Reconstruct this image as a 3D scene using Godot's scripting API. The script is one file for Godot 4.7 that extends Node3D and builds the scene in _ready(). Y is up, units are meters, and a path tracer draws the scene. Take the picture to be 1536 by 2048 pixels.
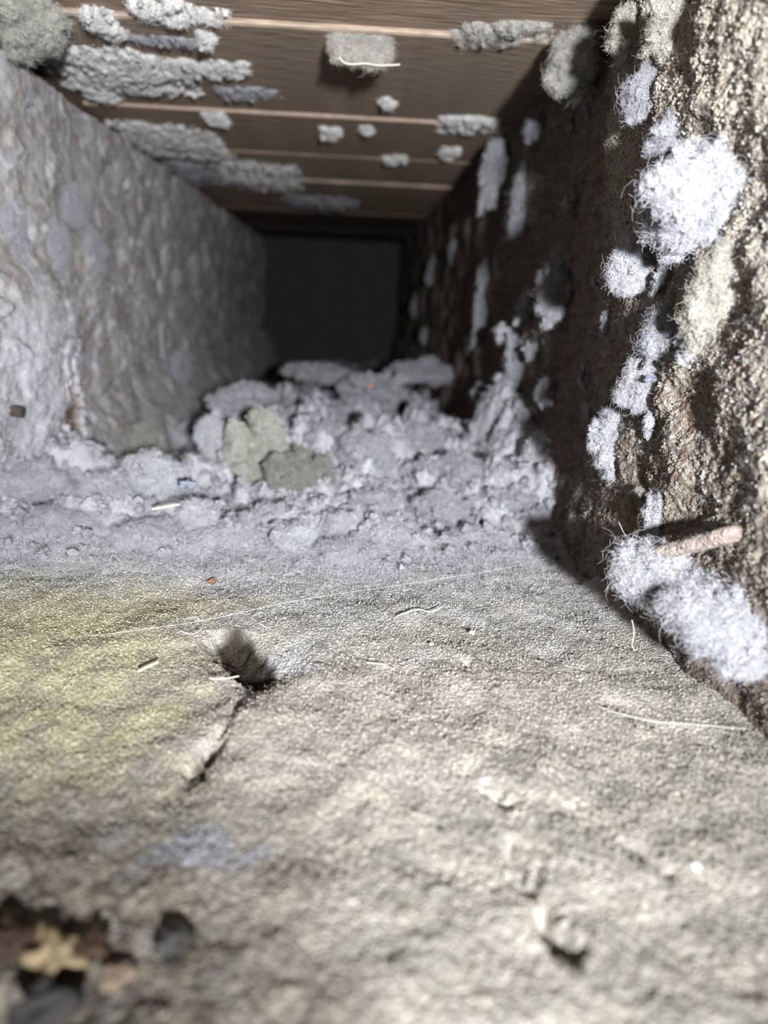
extends Node3D
# A dust-choked wooden duct seen from its mouth: plank ceiling, two walls, a thick floor of dust and a heap of lint.

# base colours, linear
const LINT := Color(0.40, 0.40, 0.425)
const GREY := Color(0.365, 0.365, 0.385)
const DIM := Color(0.28, 0.28, 0.29)
const PALE := Color(0.48, 0.48, 0.505)
const WHITE := Color(0.50, 0.50, 0.53)
const ASH := Color(0.72, 0.705, 0.68)
const CREAM := Color(0.47, 0.445, 0.385)
const BEIGE := Color(0.42, 0.40, 0.36)
const TAN := Color(0.42, 0.405, 0.36)
const DUN := Color(0.27, 0.258, 0.23)
const SAND := Color(0.425, 0.398, 0.345)

const LEFT := -0.155
const RIGHT := 0.1
const TOP := 0.1925
const BACK := -1.42

var rng := RandomNumberGenerator.new()
var M := {}
var tufts: Array[Mesh] = []
var wisps: Array[Mesh] = []
var grains: Array[Mesh] = []
var neps: Array[Mesh] = []
var lumps := FastNoiseLite.new()      # rounded cells, about 1 unit apart
var fine := FastNoiseLite.new()       # soft fractal noise, about 1 unit
var broad := FastNoiseLite.new()

# ---------------------------------------------------------------- naming
var used := {}
func numbered(called: String) -> String:
	used[called] = used.get(called, 0) + 1
	return called if used[called] == 1 else "%s_%03d" % [called, used[called] - 1]

func tag(o: Node3D, label := "", category := "", group := "", kind := "") -> Node3D:
	if label: o.set_meta("label", label)
	if category: o.set_meta("category", category)
	if group: o.set_meta("group", group)
	if kind: o.set_meta("kind", kind)
	return o

func base(called: String, at := Vector3.ZERO) -> Node3D:
	var o := Node3D.new()
	o.name = numbered(called)
	o.position = at
	add_child(o)
	return o

func put(called: String, mesh: Mesh, mat: Material, parent: Node3D = null) -> MeshInstance3D:
	var o := MeshInstance3D.new()
	o.name = called if parent else numbered(called)
	o.mesh = mesh
	o.material_override = mat
	if parent: parent.add_child(o, true)
	else: add_child(o)
	return o

func scatter(called: String, mesh: Mesh, mat: Material, parent: Node3D, where: Array[Transform3D], tint: Array[Color]) -> void:
	if where.is_empty(): return
	var mm := MultiMesh.new()
	mm.transform_format = MultiMesh.TRANSFORM_3D
	mm.use_colors = true
	mm.mesh = mesh
	mm.instance_count = where.size()
	for i in where.size():
		mm.set_instance_transform(i, where[i])
		mm.set_instance_color(i, tint[i])
	var o := MultiMeshInstance3D.new()
	o.name = called
	o.multimesh = mm
	o.material_override = mat
	tag(o, "", "", "", "stuff")
	parent.add_child(o, true)

# ---------------------------------------------------------------- shapes
func array_mesh(v: PackedVector3Array, n: PackedVector3Array, c: PackedColorArray, ix: PackedInt32Array, uv := PackedVector2Array()) -> ArrayMesh:
	var a := []
	a.resize(Mesh.ARRAY_MAX)
	a[Mesh.ARRAY_VERTEX] = v
	a[Mesh.ARRAY_NORMAL] = n
	if c.size(): a[Mesh.ARRAY_COLOR] = c
	if uv.size(): a[Mesh.ARRAY_TEX_UV] = uv
	a[Mesh.ARRAY_INDEX] = ix
	var m := ArrayMesh.new()
	m.add_surface_from_arrays(Mesh.PRIMITIVE_TRIANGLES, a)
	return m

# nu x nv vertices, row by row; keep (if given) says which vertices carry surface; flip turns the faces over
func sheet(v: PackedVector3Array, c: PackedColorArray, nu: int, nv: int, flip := false, keep := PackedByteArray(), wrap := false) -> ArrayMesh:
	var ix := PackedInt32Array()
	var n := PackedVector3Array()
	n.resize(v.size())
	var s := -1.0 if flip else 1.0
	for j in nv:
		var up: int = maxi(j - 1, 0) * nu
		var dn: int = mini(j + 1, nv - 1) * nu
		for i in nu:
			var l := i - 1
			var r := i + 1
			if wrap:
				if l < 0: l = nu - 2
				if r >= nu: r = 1
			else:
				l = maxi(l, 0)
				r = mini(r, nu - 1)
			n[j * nu + i] = (v[dn + i] - v[up + i]).cross(v[j * nu + r] - v[j * nu + l]).normalized() * s
			if wrap and (j == 0 or j == nv - 1): n[j * nu + i] = (v[j * nu] - v[(nv - 1 - j) * nu]).normalized()
	var k := keep.size() > 0
	for j in nv - 1:
		for i in nu - 1:
			var a := j * nu + i
			var b := a + 1
			var d := a + nu
			var e := d + 1
			if k and not (keep[a] or keep[b] or keep[d] or keep[e]): continue
			if flip:
				ix.append(a); ix.append(d); ix.append(b); ix.append(b); ix.append(d); ix.append(e)
			else:
				ix.append(a); ix.append(b); ix.append(d); ix.append(b); ix.append(e); ix.append(d)
	return array_mesh(v, n, c, ix)

# a box with chamfered edges
func board(st: SurfaceTool, lo: Vector3, hi: Vector3, ch := 0.0008) -> void:
	var c := (lo + hi) / 2.0
	var h := (hi - lo) / 2.0
	var face := func(p: Array, out: Vector3) -> void:
		var nn: Vector3 = (p[1] - p[0]).cross(p[2] - p[0])
		if nn.dot(out) > 0.0: p.reverse()
		for t in range(1, p.size() - 1):
			for q in [p[0], p[t], p[t + 1]]:
				st.set_normal(out)
				st.add_vertex(c + q)
	for ax in 3:
		var b := (ax + 1) % 3
		var d := (ax + 2) % 3
		for s in [-1.0, 1.0]:
			var quad := []
			for w in [[-1, -1], [1, -1], [1, 1], [-1, 1]]:
				var p := Vector3.ZERO
				p[ax] = s * h[ax]; p[b] = w[0] * (h[b] - ch); p[d] = w[1] * (h[d] - ch)
				quad.append(p)
			var out := Vector3.ZERO
			out[ax] = s
			(face as Callable).call(quad, out)
			for s2 in [-1.0, 1.0]:
				var e := []
				for w in [[0, -1], [0, 1], [1, 1], [1, -1]]:
					var p := Vector3.ZERO
					p[ax] = s * (h[ax] - (ch if w[0] == 1 else 0.0))
					p[b] = s2 * (h[b] - (ch if w[0] == 0 else 0.0))
					p[d] = w[1] * (h[d] - ch)
					e.append(p)
				var o2 := Vector3.ZERO
				o2[ax] = s; o2[b] = s2
				(face as Callable).call(e, o2.normalized())

func board_mesh(lo: Vector3, hi: Vector3, ch := 0.0008) -> ArrayMesh:
	var st := SurfaceTool.new()
	st.begin(Mesh.PRIMITIVE_TRIANGLES)
	board(st, lo, hi, ch)
	return st.commit()

# a round tube along points, r0 tapering to r1
func tube(v: PackedVector3Array, n: PackedVector3Array, ix: PackedInt32Array, pts: Array[Vector3], r0: float, r1: float, sides := 3) -> void:
	var first := v.size()
	var side := Vector3.UP
	for i in pts.size():
		var dir := (pts[mini(i + 1, pts.size() - 1)] - pts[maxi(i - 1, 0)]).normalized()
		side = side - dir * side.dot(dir)
		if side.length() < 0.05: side = dir.cross(Vector3(0.3, 0.5, 0.8))
		side = side.normalized()
		var other := dir.cross(side)
		var r := lerpf(r0, r1, float(i) / (pts.size() - 1))
		for k in sides:
			var a := TAU * k / sides
			var o := side * cos(a) + other * sin(a)
			v.append(pts[i] + o * r)
			n.append(o)
		if i > 0:
			for k in sides:
				var a := first + (i - 1) * sides + k
				var b := first + (i - 1) * sides + (k + 1) % sides
				ix.append(a); ix.append(a + sides); ix.append(b)
				ix.append(b); ix.append(a + sides); ix.append(b + sides)

# a handful of curly fibres, up is away from the surface
func fibre_tuft(count: int, length: float, rad: float, spread: float, curl: float, segs := 6) -> ArrayMesh:
	var v := PackedVector3Array()
	var n := PackedVector3Array()
	var ix := PackedInt32Array()
	for f in count:
		var p := Vector3(rng.randfn() * 0.3, -0.1, rng.randfn() * 0.3) * length
		var d := Vector3(rng.randfn() * spread, 1.0 - spread * 0.7, rng.randfn() * spread).normalized()
		var turn := Vector3(rng.randfn(), rng.randfn(), rng.randfn()).normalized()
		var step := length * rng.randf_range(0.5, 1.3) / segs
		var rate := rng.randfn() * curl
		var pts: Array[Vector3] = []
		for s in segs + 1:
			pts.append(p)
			p += d * step
			d = d.rotated(turn, rate + rng.randfn() * 0.25).normalized()
		tube(v, n, ix, pts, rad, rad * 0.7)
	return array_mesh(v, n, PackedColorArray(), ix)

# an irregular crumb, about 1 across
func crumb() -> ArrayMesh:
	var s := SphereMesh.new()
	s.radius = 0.5
	s.height = 1.0
	s.radial_segments = 7
	s.rings = 4
	var a := s.get_mesh_arrays()
	var v: PackedVector3Array = a[Mesh.ARRAY_VERTEX]
	var off := Vector3(rng.randf(), rng.randf(), rng.randf()) * 50.0
	for i in v.size():
		v[i] = v[i] * (1.0 + 0.55 * fine.get_noise_3dv(v[i] * 1.6 + off)) 
	return array_mesh(v, a[Mesh.ARRAY_NORMAL], PackedColorArray(), a[Mesh.ARRAY_INDEX])

# a small knot of matted fibres, about 1 across
func nep() -> ArrayMesh:
	var v := PackedVector3Array()
	var n := PackedVector3Array()
	var ix := PackedInt32Array()
	var off := Vector3(rng.randf(), rng.randf(), rng.randf()) * 90.0
	var nu := 19
	var nv := 12
	for j in nv:
		for i in nu:
			var th := PI * j / (nv - 1)
			var ph := TAU * (i % (nu - 1)) / (nu - 1)
			var d := Vector3(sin(th) * cos(ph), cos(th), sin(th) * sin(ph))
			v.append(d * Vector3(0.5, 0.42, 0.55) * (1.0 + 0.7 * fine.get_noise_3dv(d * 1.1 + off) - 0.5 * (lumps.get_noise_3dv(d * 1.7 + off) + 0.4)))
	var a := sheet(v, PackedColorArray(), nu, nv, true, PackedByteArray(), true).surface_get_arrays(0)
	n = a[Mesh.ARRAY_NORMAL]
	ix = a[Mesh.ARRAY_INDEX]
	for f in 26:
		var d := Vector3(rng.randfn(), rng.randfn(), rng.randfn()).normalized()
		var p := d * 0.38
		var turn := Vector3(rng.randfn(), rng.randfn(), rng.randfn()).normalized()
		d = (d + Vector3(rng.randfn(), rng.randfn(), rng.randfn()) * 0.5).normalized()
		var pts: Array[Vector3] = []
		for s in 7:
			pts.append(p)
			p += d * rng.randf_range(0.08, 0.16)
			d = d.rotated(turn, 0.5 + rng.randfn() * 0.3).normalized()
		tube(v, n, ix, pts, 0.02, 0.014)
	return array_mesh(v, n, PackedColorArray(), ix)

func upright(n: Vector3, spin: float, scale: float) -> Basis:
	var x := n.cross(Vector3(0.31, 0.77, 0.55))
	x = x.normalized()
	var z := x.cross(n)
	return Basis(x, n, z) * Basis(Vector3.UP, spin) * Basis.from_scale(Vector3.ONE * scale)

# ---------------------------------------------------------------- materials
func noise_tex(freq: float, kind: int, octaves: int, lo: float, hi: float, seed_: int, size := 512) -> NoiseTexture2D:
	var t := NoiseTexture2D.new()
	var f := FastNoiseLite.new()
	f.seed = seed_
	f.noise_type = kind
	f.frequency = freq
	f.fractal_octaves = octaves
	if kind == FastNoiseLite.TYPE_CELLULAR:
		f.cellular_return_type = FastNoiseLite.RETURN_DISTANCE
	t.noise = f
	t.width = size
	t.height = size
	t.seamless = true
	var g := Gradient.new()
	g.set_color(0, Color(lo, lo, lo))
	g.set_color(1, Color(hi, hi, hi))
	t.color_ramp = g
	return t

func felt(relief: float, tile: float, tex: Texture2D, speck: Texture2D, glow_through := 0.0) -> StandardMaterial3D:
	var m := StandardMaterial3D.new()
	m.roughness = 1.0
	m.metallic_specular = 0.1
	m.vertex_color_use_as_albedo = true
	if tex:
		m.heightmap_enabled = true
		m.heightmap_texture = tex
		m.heightmap_scale = relief
		m.uv1_triplanar = true
		m.uv1_world_triplanar = true
		m.uv1_scale = Vector3.ONE / tile
	if speck: m.albedo_texture = speck
	if glow_through > 0.0:
		m.backlight_enabled = true
		m.backlight = Color(glow_through, glow_through, glow_through)
	return m

func wood(col_a: Color, col_b: Color, along: Vector3, seed_: int) -> StandardMaterial3D:
	var m := StandardMaterial3D.new()
	var t := noise_tex(0.012, FastNoiseLite.TYPE_SIMPLEX_SMOOTH, 5, 0, 1, seed_)
	var g := Gradient.new()
	g.set_color(0, col_a.linear_to_srgb())
	g.set_color(1, col_b.linear_to_srgb())
	t.color_ramp = g
	m.albedo_texture = t
	m.heightmap_enabled = true
	m.heightmap_texture = noise_tex(0.02, FastNoiseLite.TYPE_SIMPLEX_SMOOTH, 5, 0, 1, seed_ + 5)
	m.heightmap_scale = 0.04
	m.uv1_triplanar = true
	m.uv1_world_triplanar = true
	m.uv1_scale = along
	m.roughness = 0.75
	m.metallic_specular = 0.3
	return m

# ---------------------------------------------------------------- lint
# a cloud-like, fuzzy body of lint: a union of rounded lobes, roughened, with curly fibres standing on it
func lint(called: String, label: String, group: String, at: Vector3, r: Vector3, tilt: float, col: Color, fuzz: float, lob: float, far := false, boxy := 0.0) -> Node3D:
	var o := tag(base(called, at), label, "lint", group)
	var off := Vector3(rng.randf(), rng.randf(), rng.randf()) * 200.0
	var turn := Basis(Vector3(0, 0, -1), deg_to_rad(tilt))
	var big := maxf(r.x, r.y)
	var nu := 33 if far else clampi(int(big / 0.00011), 49, 141)
	var nv := nu * 2 / 3
	var size := (r.x + r.y + r.z) / 3.0
	# lobes in the unit ball
	var mid: Array[Vector3] = [Vector3.ZERO]
	var rad: Array[float] = [1.0 - lob * 1.3]
	for i in 18:
		var d := Vector3(rng.randfn(), rng.randfn(), rng.randfn()).normalized()
		var q := rng.randf_range(0.16, 0.40)
		mid.append(d * (1.04 - q) * rng.randf_range(1.0 - lob * 1.1, 1.0 + lob * 0.45))
		rad.append(q)
	var reach := func(d: Vector3) -> float:
		if boxy > 0.0:
			var e := Vector3(pow(absf(d.x), boxy), pow(absf(d.y), boxy), pow(absf(d.z), boxy))
			return pow(e.x + e.y + e.z, -1.0 / boxy)
		var most := rad[0]
		for i in range(1, mid.size()):
			var t := d.dot(mid[i])
			if t < 0.0: continue
			var k := rad[i] * rad[i] - mid[i].length_squared() + t * t
			if k > 0.0: most = maxf(most, t + sqrt(k))
		return most
	var rough := minf(1.0, size / 0.009 + 0.15) * (0.35 + 2.2 * lob)
	var out := func(d: Vector3) -> Vector3:
		var warp := d + 0.16 * Vector3(fine.get_noise_3dv(d * 1.6 + off), fine.get_noise_3dv(d * 1.6 - off), fine.get_noise_3dv(d * 1.6 + off * 0.5))
		var p: Vector3 = d * (reach as Callable).call(warp.normalized()) * r
		var f := 0.0030 * (lumps.get_noise_3dv(p / 0.0048 + off) + 0.45) + 0.0016 * (lumps.get_noise_3dv(p / 0.0019 + off) + 0.45) - 0.0016 * fine.get_noise_3dv(p / 0.003 + off)
		return turn * (p - d * f * rough)
	var v := PackedVector3Array()
	var c := PackedColorArray()
	var keep := PackedByteArray()
	for j in nv:
		var th := PI * j / (nv - 1)
		for i in nu:
			var ph := TAU * i / (nu - 1)
			var d := Vector3(sin(th) * cos(ph), cos(th), sin(th) * sin(ph))
			var p: Vector3 = (out as Callable).call(d)
			v.append(p)
			if boxy > 0.0: keep.append(1 if Vector2(p.x / r.x - 0.55, (p.y / r.y - 0.25) * 0.8).length() > 0.14 else 0)   # the hole in the flap
			var t := 1.0 + 0.22 * fine.get_noise_3dv(p / 0.006 + off)
			c.append(Color(col.r * t, col.g * t, col.b * t * (1.0 + 0.06 * fine.get_noise_3dv(p / 0.009 - off))))
	put("body", sheet(v, c, nu, nv, true, keep, true), M.lint, o)
	if fuzz <= 0.0: return o
	# knots and fibres
	var area := 4.0 * PI * size * size
	var knot := clampf(size * 0.10, 0.0006, 0.0022) * (0.7 if at.z > -0.27 else 1.0) * (0.6 if lob < 0.22 else 1.0)
	for k in 3:
		var w: Array[Transform3D] = []
		var t: Array[Color] = []
		for i in int(clampf(area / (knot * knot) * (0.06 if lob < 0.22 else 0.15), 12, 420)):
			var d := Vector3(rng.randfn(), rng.randfn(), rng.randfn()).normalized()
			var p: Vector3 = (out as Callable).call(d)
			if boxy > 0.0 and Vector2(p.x / r.x - 0.55, (p.y / r.y - 0.25) * 0.8).length() < 0.25: continue
			var s := knot * (0.45 + 1.1 * pow(rng.randf(), 2.5))
			w.append(Transform3D(Basis.from_euler(Vector3(rng.randf(), rng.randf(), rng.randf()) * 6.0) * Basis.from_scale(Vector3.ONE * s), p ))
			var b := rng.randf_range(0.75, 1.15)
			t.append(Color(col.r * b, col.g * b, col.b * b))
		scatter("neps", neps[k], M.lint, o, w, t)
	var n := int(clampf(fuzz * area * 1.5e6, 60, 3200))
	for k in 3:
		var w: Array[Transform3D] = []
		var t: Array[Color] = []
		for i in (n * 45 / 100 if k < 2 else n / (4 if fuzz > 1.4 else 10)):
			var d := Vector3(rng.randfn(), rng.randfn(), rng.randfn()).normalized()
			var p: Vector3 = (out as Callable).call(d)
			if boxy > 0.0 and Vector2(p.x / r.x - 0.55, (p.y / r.y - 0.25) * 0.8).length() < 0.3: continue
			var nn := (turn * (d / r)).normalized()
			var s := rng.randf_range(0.25, 0.9) * clampf(size / 0.009, 0.45, 1.0)
			w.append(Transform3D(upright((nn + Vector3(rng.randfn(), rng.randfn(), rng.randfn()) * 0.35).normalized(), rng.randf() * TAU, s), p))
			var b := rng.randf_range(0.85, 1.25)
			t.append(Color(col.r * b, col.g * b, col.b * b))
		scatter("fibers", tufts[k * 2] if k < 2 else wisps[k], M.fibre, o, w, t)
	return o

# a mat of dust that clings to a surface: u, w are its half axes on the surface, out its thickness direction
func mat(label: String, group: String, at: Vector3, u: Vector3, w: Vector3, out: Vector3, thick: float, col: Color, fuzz: float, ragged := 0.6, called := "dust_patch") -> Node3D:
	var o := tag(base(called, at), label, "dust", group)
	var off := Vector3(rng.randf(), rng.randf(), rng.randf()) * 200.0
	var nu := clampi(int(u.length() / 0.0004), 28, 90)
	var nv := clampi(int(w.length() / 0.0004), 24, 70)
	var v := PackedVector3Array()
	var c := PackedColorArray()
	var keep := PackedByteArray()
	var spots: Array[Transform3D] = []
	var tint: Array[Color] = []
	var knots: Array[Transform3D] = []
	var ktint: Array[Color] = []
	var cell := minf(u.length(), w.length())
	for j in nv:
		for i in nu:
			var a := 2.0 * i / (nu - 1) - 1.0
			var b := 2.0 * j / (nv - 1) - 1.0
			var p := u * a + w * b
			var m := 0.7 - a * a - b * b + ragged * 2.1 * fine.get_noise_3dv(p / (cell * 0.75) + off) + ragged * 3.0 * fine.get_noise_3dv(p / 0.0055 + off)
			m -= smoothstep(0.8, 1.0, maxf(absf(a), absf(b))) * 1.5
			var h := thick * (pow(clampf(m, 0.0, 1.0), 0.8) * (0.75 + 0.9 * fine.get_noise_3dv(p / 0.006 + off)) - 0.3 * clampf(m * 4.0, 0.0, 1.0) * lumps.get_noise_3dv(p / 0.005 + off)) - 0.0006 * clampf(m * 4.0, 0.0, 1.0) * (lumps.get_noise_3dv(p / 0.0019 + off) + 0.3)
			if m <= 0.0: h = -0.0006
			v.append(p + out * h)
			keep.append(1 if m > 0.0 else 0)
			var t := 1.0 + 0.2 * fine.get_noise_3dv(p / 0.005 - off)
			c.append(Color(col.r * t, col.g * t, col.b * t))
			if m > 0.02 and rng.randf() < 0.045:
				var s := 0.0006 + 0.0018 * pow(rng.randf(), 2.0)
				knots.append(Transform3D(Basis.from_euler(Vector3(rng.randf(), rng.randf(), rng.randf()) * 6.0) * Basis.from_scale(Vector3.ONE * s), p + out * (h + s * 0.15)))
				var kb := rng.randf_range(0.75, 1.05)
				ktint.append(Color(col.r * kb, col.g * kb, col.b * kb))
			if m > 0.0 and m < 0.9 and rng.randf() < fuzz * 0.8 or m > 0.0 and rng.randf() < fuzz * 0.5:
				spots.append(Transform3D(upright((out + (u * a).normalized() * 0.5 + w.normalized() * b * 0.5).normalized(), rng.randf() * TAU, rng.randf_range(0.35, 0.95)), p + out * h))
				var k := rng.randf_range(0.85, 1.3)
				tint.append(Color(col.r * k, col.g * k, col.b * k))
	var flip := u.cross(w).dot(out) > 0.0
	put("body", sheet(v, c, nu, nv, flip, keep), M.lint, o)
	scatter("neps", neps[rng.randi() % 3], M.lint, o, knots, ktint)
	scatter("fibers", tufts[rng.randi() % 3], M.fibre, o, spots, tint)
	return o

func hair(label: String, pts: Array[Vector3], rad: float, m: Material, called := "hair", category := "hair", group := "") -> void:
	var cur := Curve3D.new()
	for i in pts.size():
		var t := (pts[mini(i + 1, pts.size() - 1)] - pts[maxi(i - 1, 0)]) / 5.0
		cur.add_point(pts[i], -t, t)
	cur.bake_interval = 0.0006
	var line: Array[Vector3] = []
	for p in cur.get_baked_points(): line.append(p)
	var v := PackedVector3Array()
	var n := PackedVector3Array()
	var ix := PackedInt32Array()
	tube(v, n, ix, line, rad, rad * 0.8, 5)
	tag(put(called, array_mesh(v, n, PackedColorArray(), ix), m), label, category, group)

func nub(called: String, label: String, category: String, at: Vector3, r: float, col: Color, group := "") -> void:
	var key := "nub%d" % (rng.randi() % 3)
	if not M.has(key): M[key] = grains[int(key.right(1))]
	var m := StandardMaterial3D.new()
	m.albedo_color = col.linear_to_srgb()
	m.roughness = 0.6 if category == "bead" else 0.95
	m.metallic_specular = 0.4 if category == "bead" else 0.1
	var o := put(called, rough_nub(r), m)
	o.position = at
	tag(o, label, category, group)

func rough_nub(r: float) -> ArrayMesh:
	var v := PackedVector3Array()
	var c := PackedColorArray()
	var off := Vector3(rng.randf(), rng.randf(), rng.randf()) * 90.0
	for j in 15:
		for i in 23:
			var th := PI * j / 14.0
			var ph := TAU * (i % 22) / 22.0
			var d := Vector3(sin(th) * cos(ph), cos(th) * 0.5, sin(th) * sin(ph))
			v.append(d * r * (1.0 + 0.9 * fine.get_noise_3dv(d * 1.3 + off)))
			c.append(Color.WHITE)
	return sheet(v, c, 23, 15, true, PackedByteArray(), true)

# a stick with knobbly skin
func stick(pts: Array[Vector3], r0: float, r1: float, col: Color) -> ArrayMesh:
	var cur := Curve3D.new()
	for i in pts.size():
		var t := (pts[mini(i + 1, pts.size() - 1)] - pts[maxi(i - 1, 0)]) / 5.0
		cur.add_point(pts[i], -t, t)
	cur.bake_interval = 0.0005
	var line := cur.get_baked_points()
	var v := PackedVector3Array()
	var c := PackedColorArray()
	var nu := 25
	var count := line.size()
	for j in count + 2:
		var i := clampi(j - 1, 0, count - 1)
		var dir := (line[mini(i + 1, count - 1)] - line[maxi(i - 1, 0)]).normalized()
		var a := dir.cross(Vector3(0.2, 0.9, 0.3)).normalized()
		var b := a.cross(dir)
		var r := lerpf(r0, r1, float(i) / count) if j > 0 and j <= count else 0.0
		if j == 1 or j == count: r *= 0.8
		for k in nu:
			var q := TAU * k / (nu - 1)
			var o := a * cos(q) + b * sin(q)
			var p := line[i] + o * r * (1.0 + 0.22 * fine.get_noise_3dv(line[i] / 0.003 + o * 0.8))
			v.append(p)
			var t := 1.0 + 0.3 * fine.get_noise_3dv(p / 0.002)
			c.append(Color(col.r * t, col.g * t, col.b * t))
	return sheet(v, c, nu, count + 2, false, PackedByteArray(), true)

func twig(pts: Array[Vector3]) -> void:
	var o := tag(base("twig"), "dusty pinkish twig poking out of the right wall above the fuzzy roll of lint", "twig")
	put("bark", stick(pts, 0.0017, 0.0022, Color(0.38, 0.31, 0.27)), M.lint, o)
	var w: Array[Transform3D] = []
	var t: Array[Color] = []
	for i in 700:
		var f := pow(rng.randf(), 1.4) * (pts.size() - 1.01)
		var p := pts[int(f)].lerp(pts[int(f) + 1], f - int(f))
		var d := Vector3(rng.randfn(), rng.randfn(), rng.randfn()).normalized()
		w.append(Transform3D(upright(d, rng.randf() * TAU, rng.randf_range(0.2, 0.5)), p + d * 0.0016))
		t.append(PALE if rng.randf() < 0.5 else CREAM)
	scatter("fibers", tufts[0], M.fibre, o, w, t)

func splinter(a: Array[Vector3], b: Array[Vector3]) -> void:
	var o := tag(base("splinter"), "dark bent wood splinter sticking out of the left wall at the edge of the view", "splinter")
	put("crosspiece", stick(a, 0.0030, 0.0024, Color(0.12, 0.10, 0.085)), M.lint, o)
	put("stem", stick(b, 0.0016, 0.0015, Color(0.16, 0.135, 0.11)), M.lint, o)

# ---------------------------------------------------------------- the dust surfaces
func near_segment(p: Vector2, a: Vector2, b: Vector2) -> float:
	var t := clampf((p - a).dot(b - a) / (b - a).length_squared(), 0.0, 1.0)
	return p.distance_to(a + (b - a) * t)

func gouge(p: Vector2, a: Vector2, b: Vector2, wide: float, deep: float) -> float:
	var d := near_segment(p, a, b) / wide
	return -deep * exp(-d * d)

func floor_height(x: float, z: float) -> float:
	var f := smoothstep(0.225, 0.36, -z)                      # where the heap of lint begins
	var h := 0.0013 * broad.get_noise_2d(x / 0.03, z / 0.03)
	h += 0.0004 * fine.get_noise_2d(x / 0.006, z / 0.006) + 0.00035 * fine.get_noise_2d(x / 0.0016 + 7.0, z / 0.0016)
	if f < 1.0:
		var p := Vector2(x + 0.0012 * fine.get_noise_2d(x / 0.004, z / 0.004 + 40.0), z + 0.0012 * fine.get_noise_2d(x / 0.004 + 9.0, z / 0.004))
		if z > -0.185:
			h += gouge(p, Vector2(-0.0280, -0.181), Vector2(-0.0195, -0.164), 0.0055, 0.0060)
			h += gouge(p, Vector2(-0.0205, -0.155), Vector2(-0.0275, -0.125), 0.0016, 0.0022) + gouge(p, Vector2(-0.0255, -0.134), Vector2(-0.0272, -0.128), 0.0022, 0.0025)
			h += gouge(p, Vector2(0.0305, -0.106), Vector2(0.0350, -0.0830), 0.0016, 0.0020) + gouge(p, Vector2(0.0312, -0.102), Vector2(0.0325, -0.096), 0.0018, 0.0018) + gouge(p, Vector2(0.0335, -0.0885), Vector2(0.0350, -0.0825), 0.0018, 0.0036)
			h += gouge(p, Vector2(0.0294, -0.119), Vector2(0.0323, -0.1143), 0.0011, 0.0016) + gouge(p, Vector2(0.0345, -0.169), Vector2(0.0378, -0.158), 0.0013, 0.0012)
			h += gouge(p, Vector2(0.052, -0.104), Vector2(0.056, -0.098), 0.0014, 0.0014) + gouge(p, Vector2(0.066, -0.150), Vector2(0.075, -0.140), 0.0022, 0.0010)
			# the left half sinks a little behind the scored line
			h -= 0.0022 * smoothstep(-0.019, -0.030, x) * smoothstep(-0.165, -0.150, z) * smoothstep(-0.098, -0.12, z)
			# the near left corner is broken up
			var q := smoothstep(-0.010, -0.045, x + (z + 0.085) * 0.5) * smoothstep(-0.1, -0.07, z)
			h += q * (0.0025 * fine.get_noise_2d(x / 0.009 + 3.0, z / 0.009) - 0.003)
			h -= 0.0015 * smoothstep(-0.02, -0.05, x) * smoothstep(-0.13, -0.09, z)
		h += 0.003 * f * gouge(p, Vector2.ZERO, Vector2.RIGHT, 1.0, 0.0)
	if f > 0.0:
		h += f * (0.012 * smoothstep(0.25, 0.44, -z) - 0.018 * smoothstep(0.50, 0.75, -z) - 0.03 * smoothstep(0.75, 1.1, -z))
		h += f * (0.020 - 0.008 * smoothstep(0.45, 0.6, -z)) * (-0.5 - lumps.get_noise_2d(x / 0.026, z / 0.034))
		h += f * 0.009 * (-0.45 - lumps.get_noise_2d(x / 0.0095 + 11.0, z / 0.0095))
		h += f * 0.003 * (-0.4 - lumps.get_noise_2d(x / 0.0036 + 31.0, z / 0.0036))
		h += f * 0.012 * broad.get_noise_2d(x / 0.045, z / 0.06)
		h += f * 0.022 * smoothstep(0.055, 0.1, x) * smoothstep(0.27, 0.36, -z)
		h += f * 0.008 * smoothstep(-0.105, -0.155, x)
		h -= 0.034 * smoothstep(-0.035, -0.085, x + 0.01 * broad.get_noise_2d(x / 0.03, z / 0.03)) * smoothstep(0.335, 0.40, -z)
		h -= 0.022 * smoothstep(0.055, 0.08, x) * smoothstep(0.41, 0.47, -z)
		var q := Vector2(x, z)
		h += gouge(q, Vector2(-0.104, -0.45), Vector2(-0.078, -0.39), 0.018, 0.045)   # dark hollows
		h += gouge(q, Vector2(-0.056, -0.326), Vector2(-0.053, -0.312), 0.006, 0.02)
		h += gouge(q, Vector2(0.074, -0.46), Vector2(0.085, -0.62), 0.016, 0.022)
	else:
		h += 0.008 * smoothstep(0.072, 0.1, x) * smoothstep(-0.16, -0.24, z)
	return h

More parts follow.
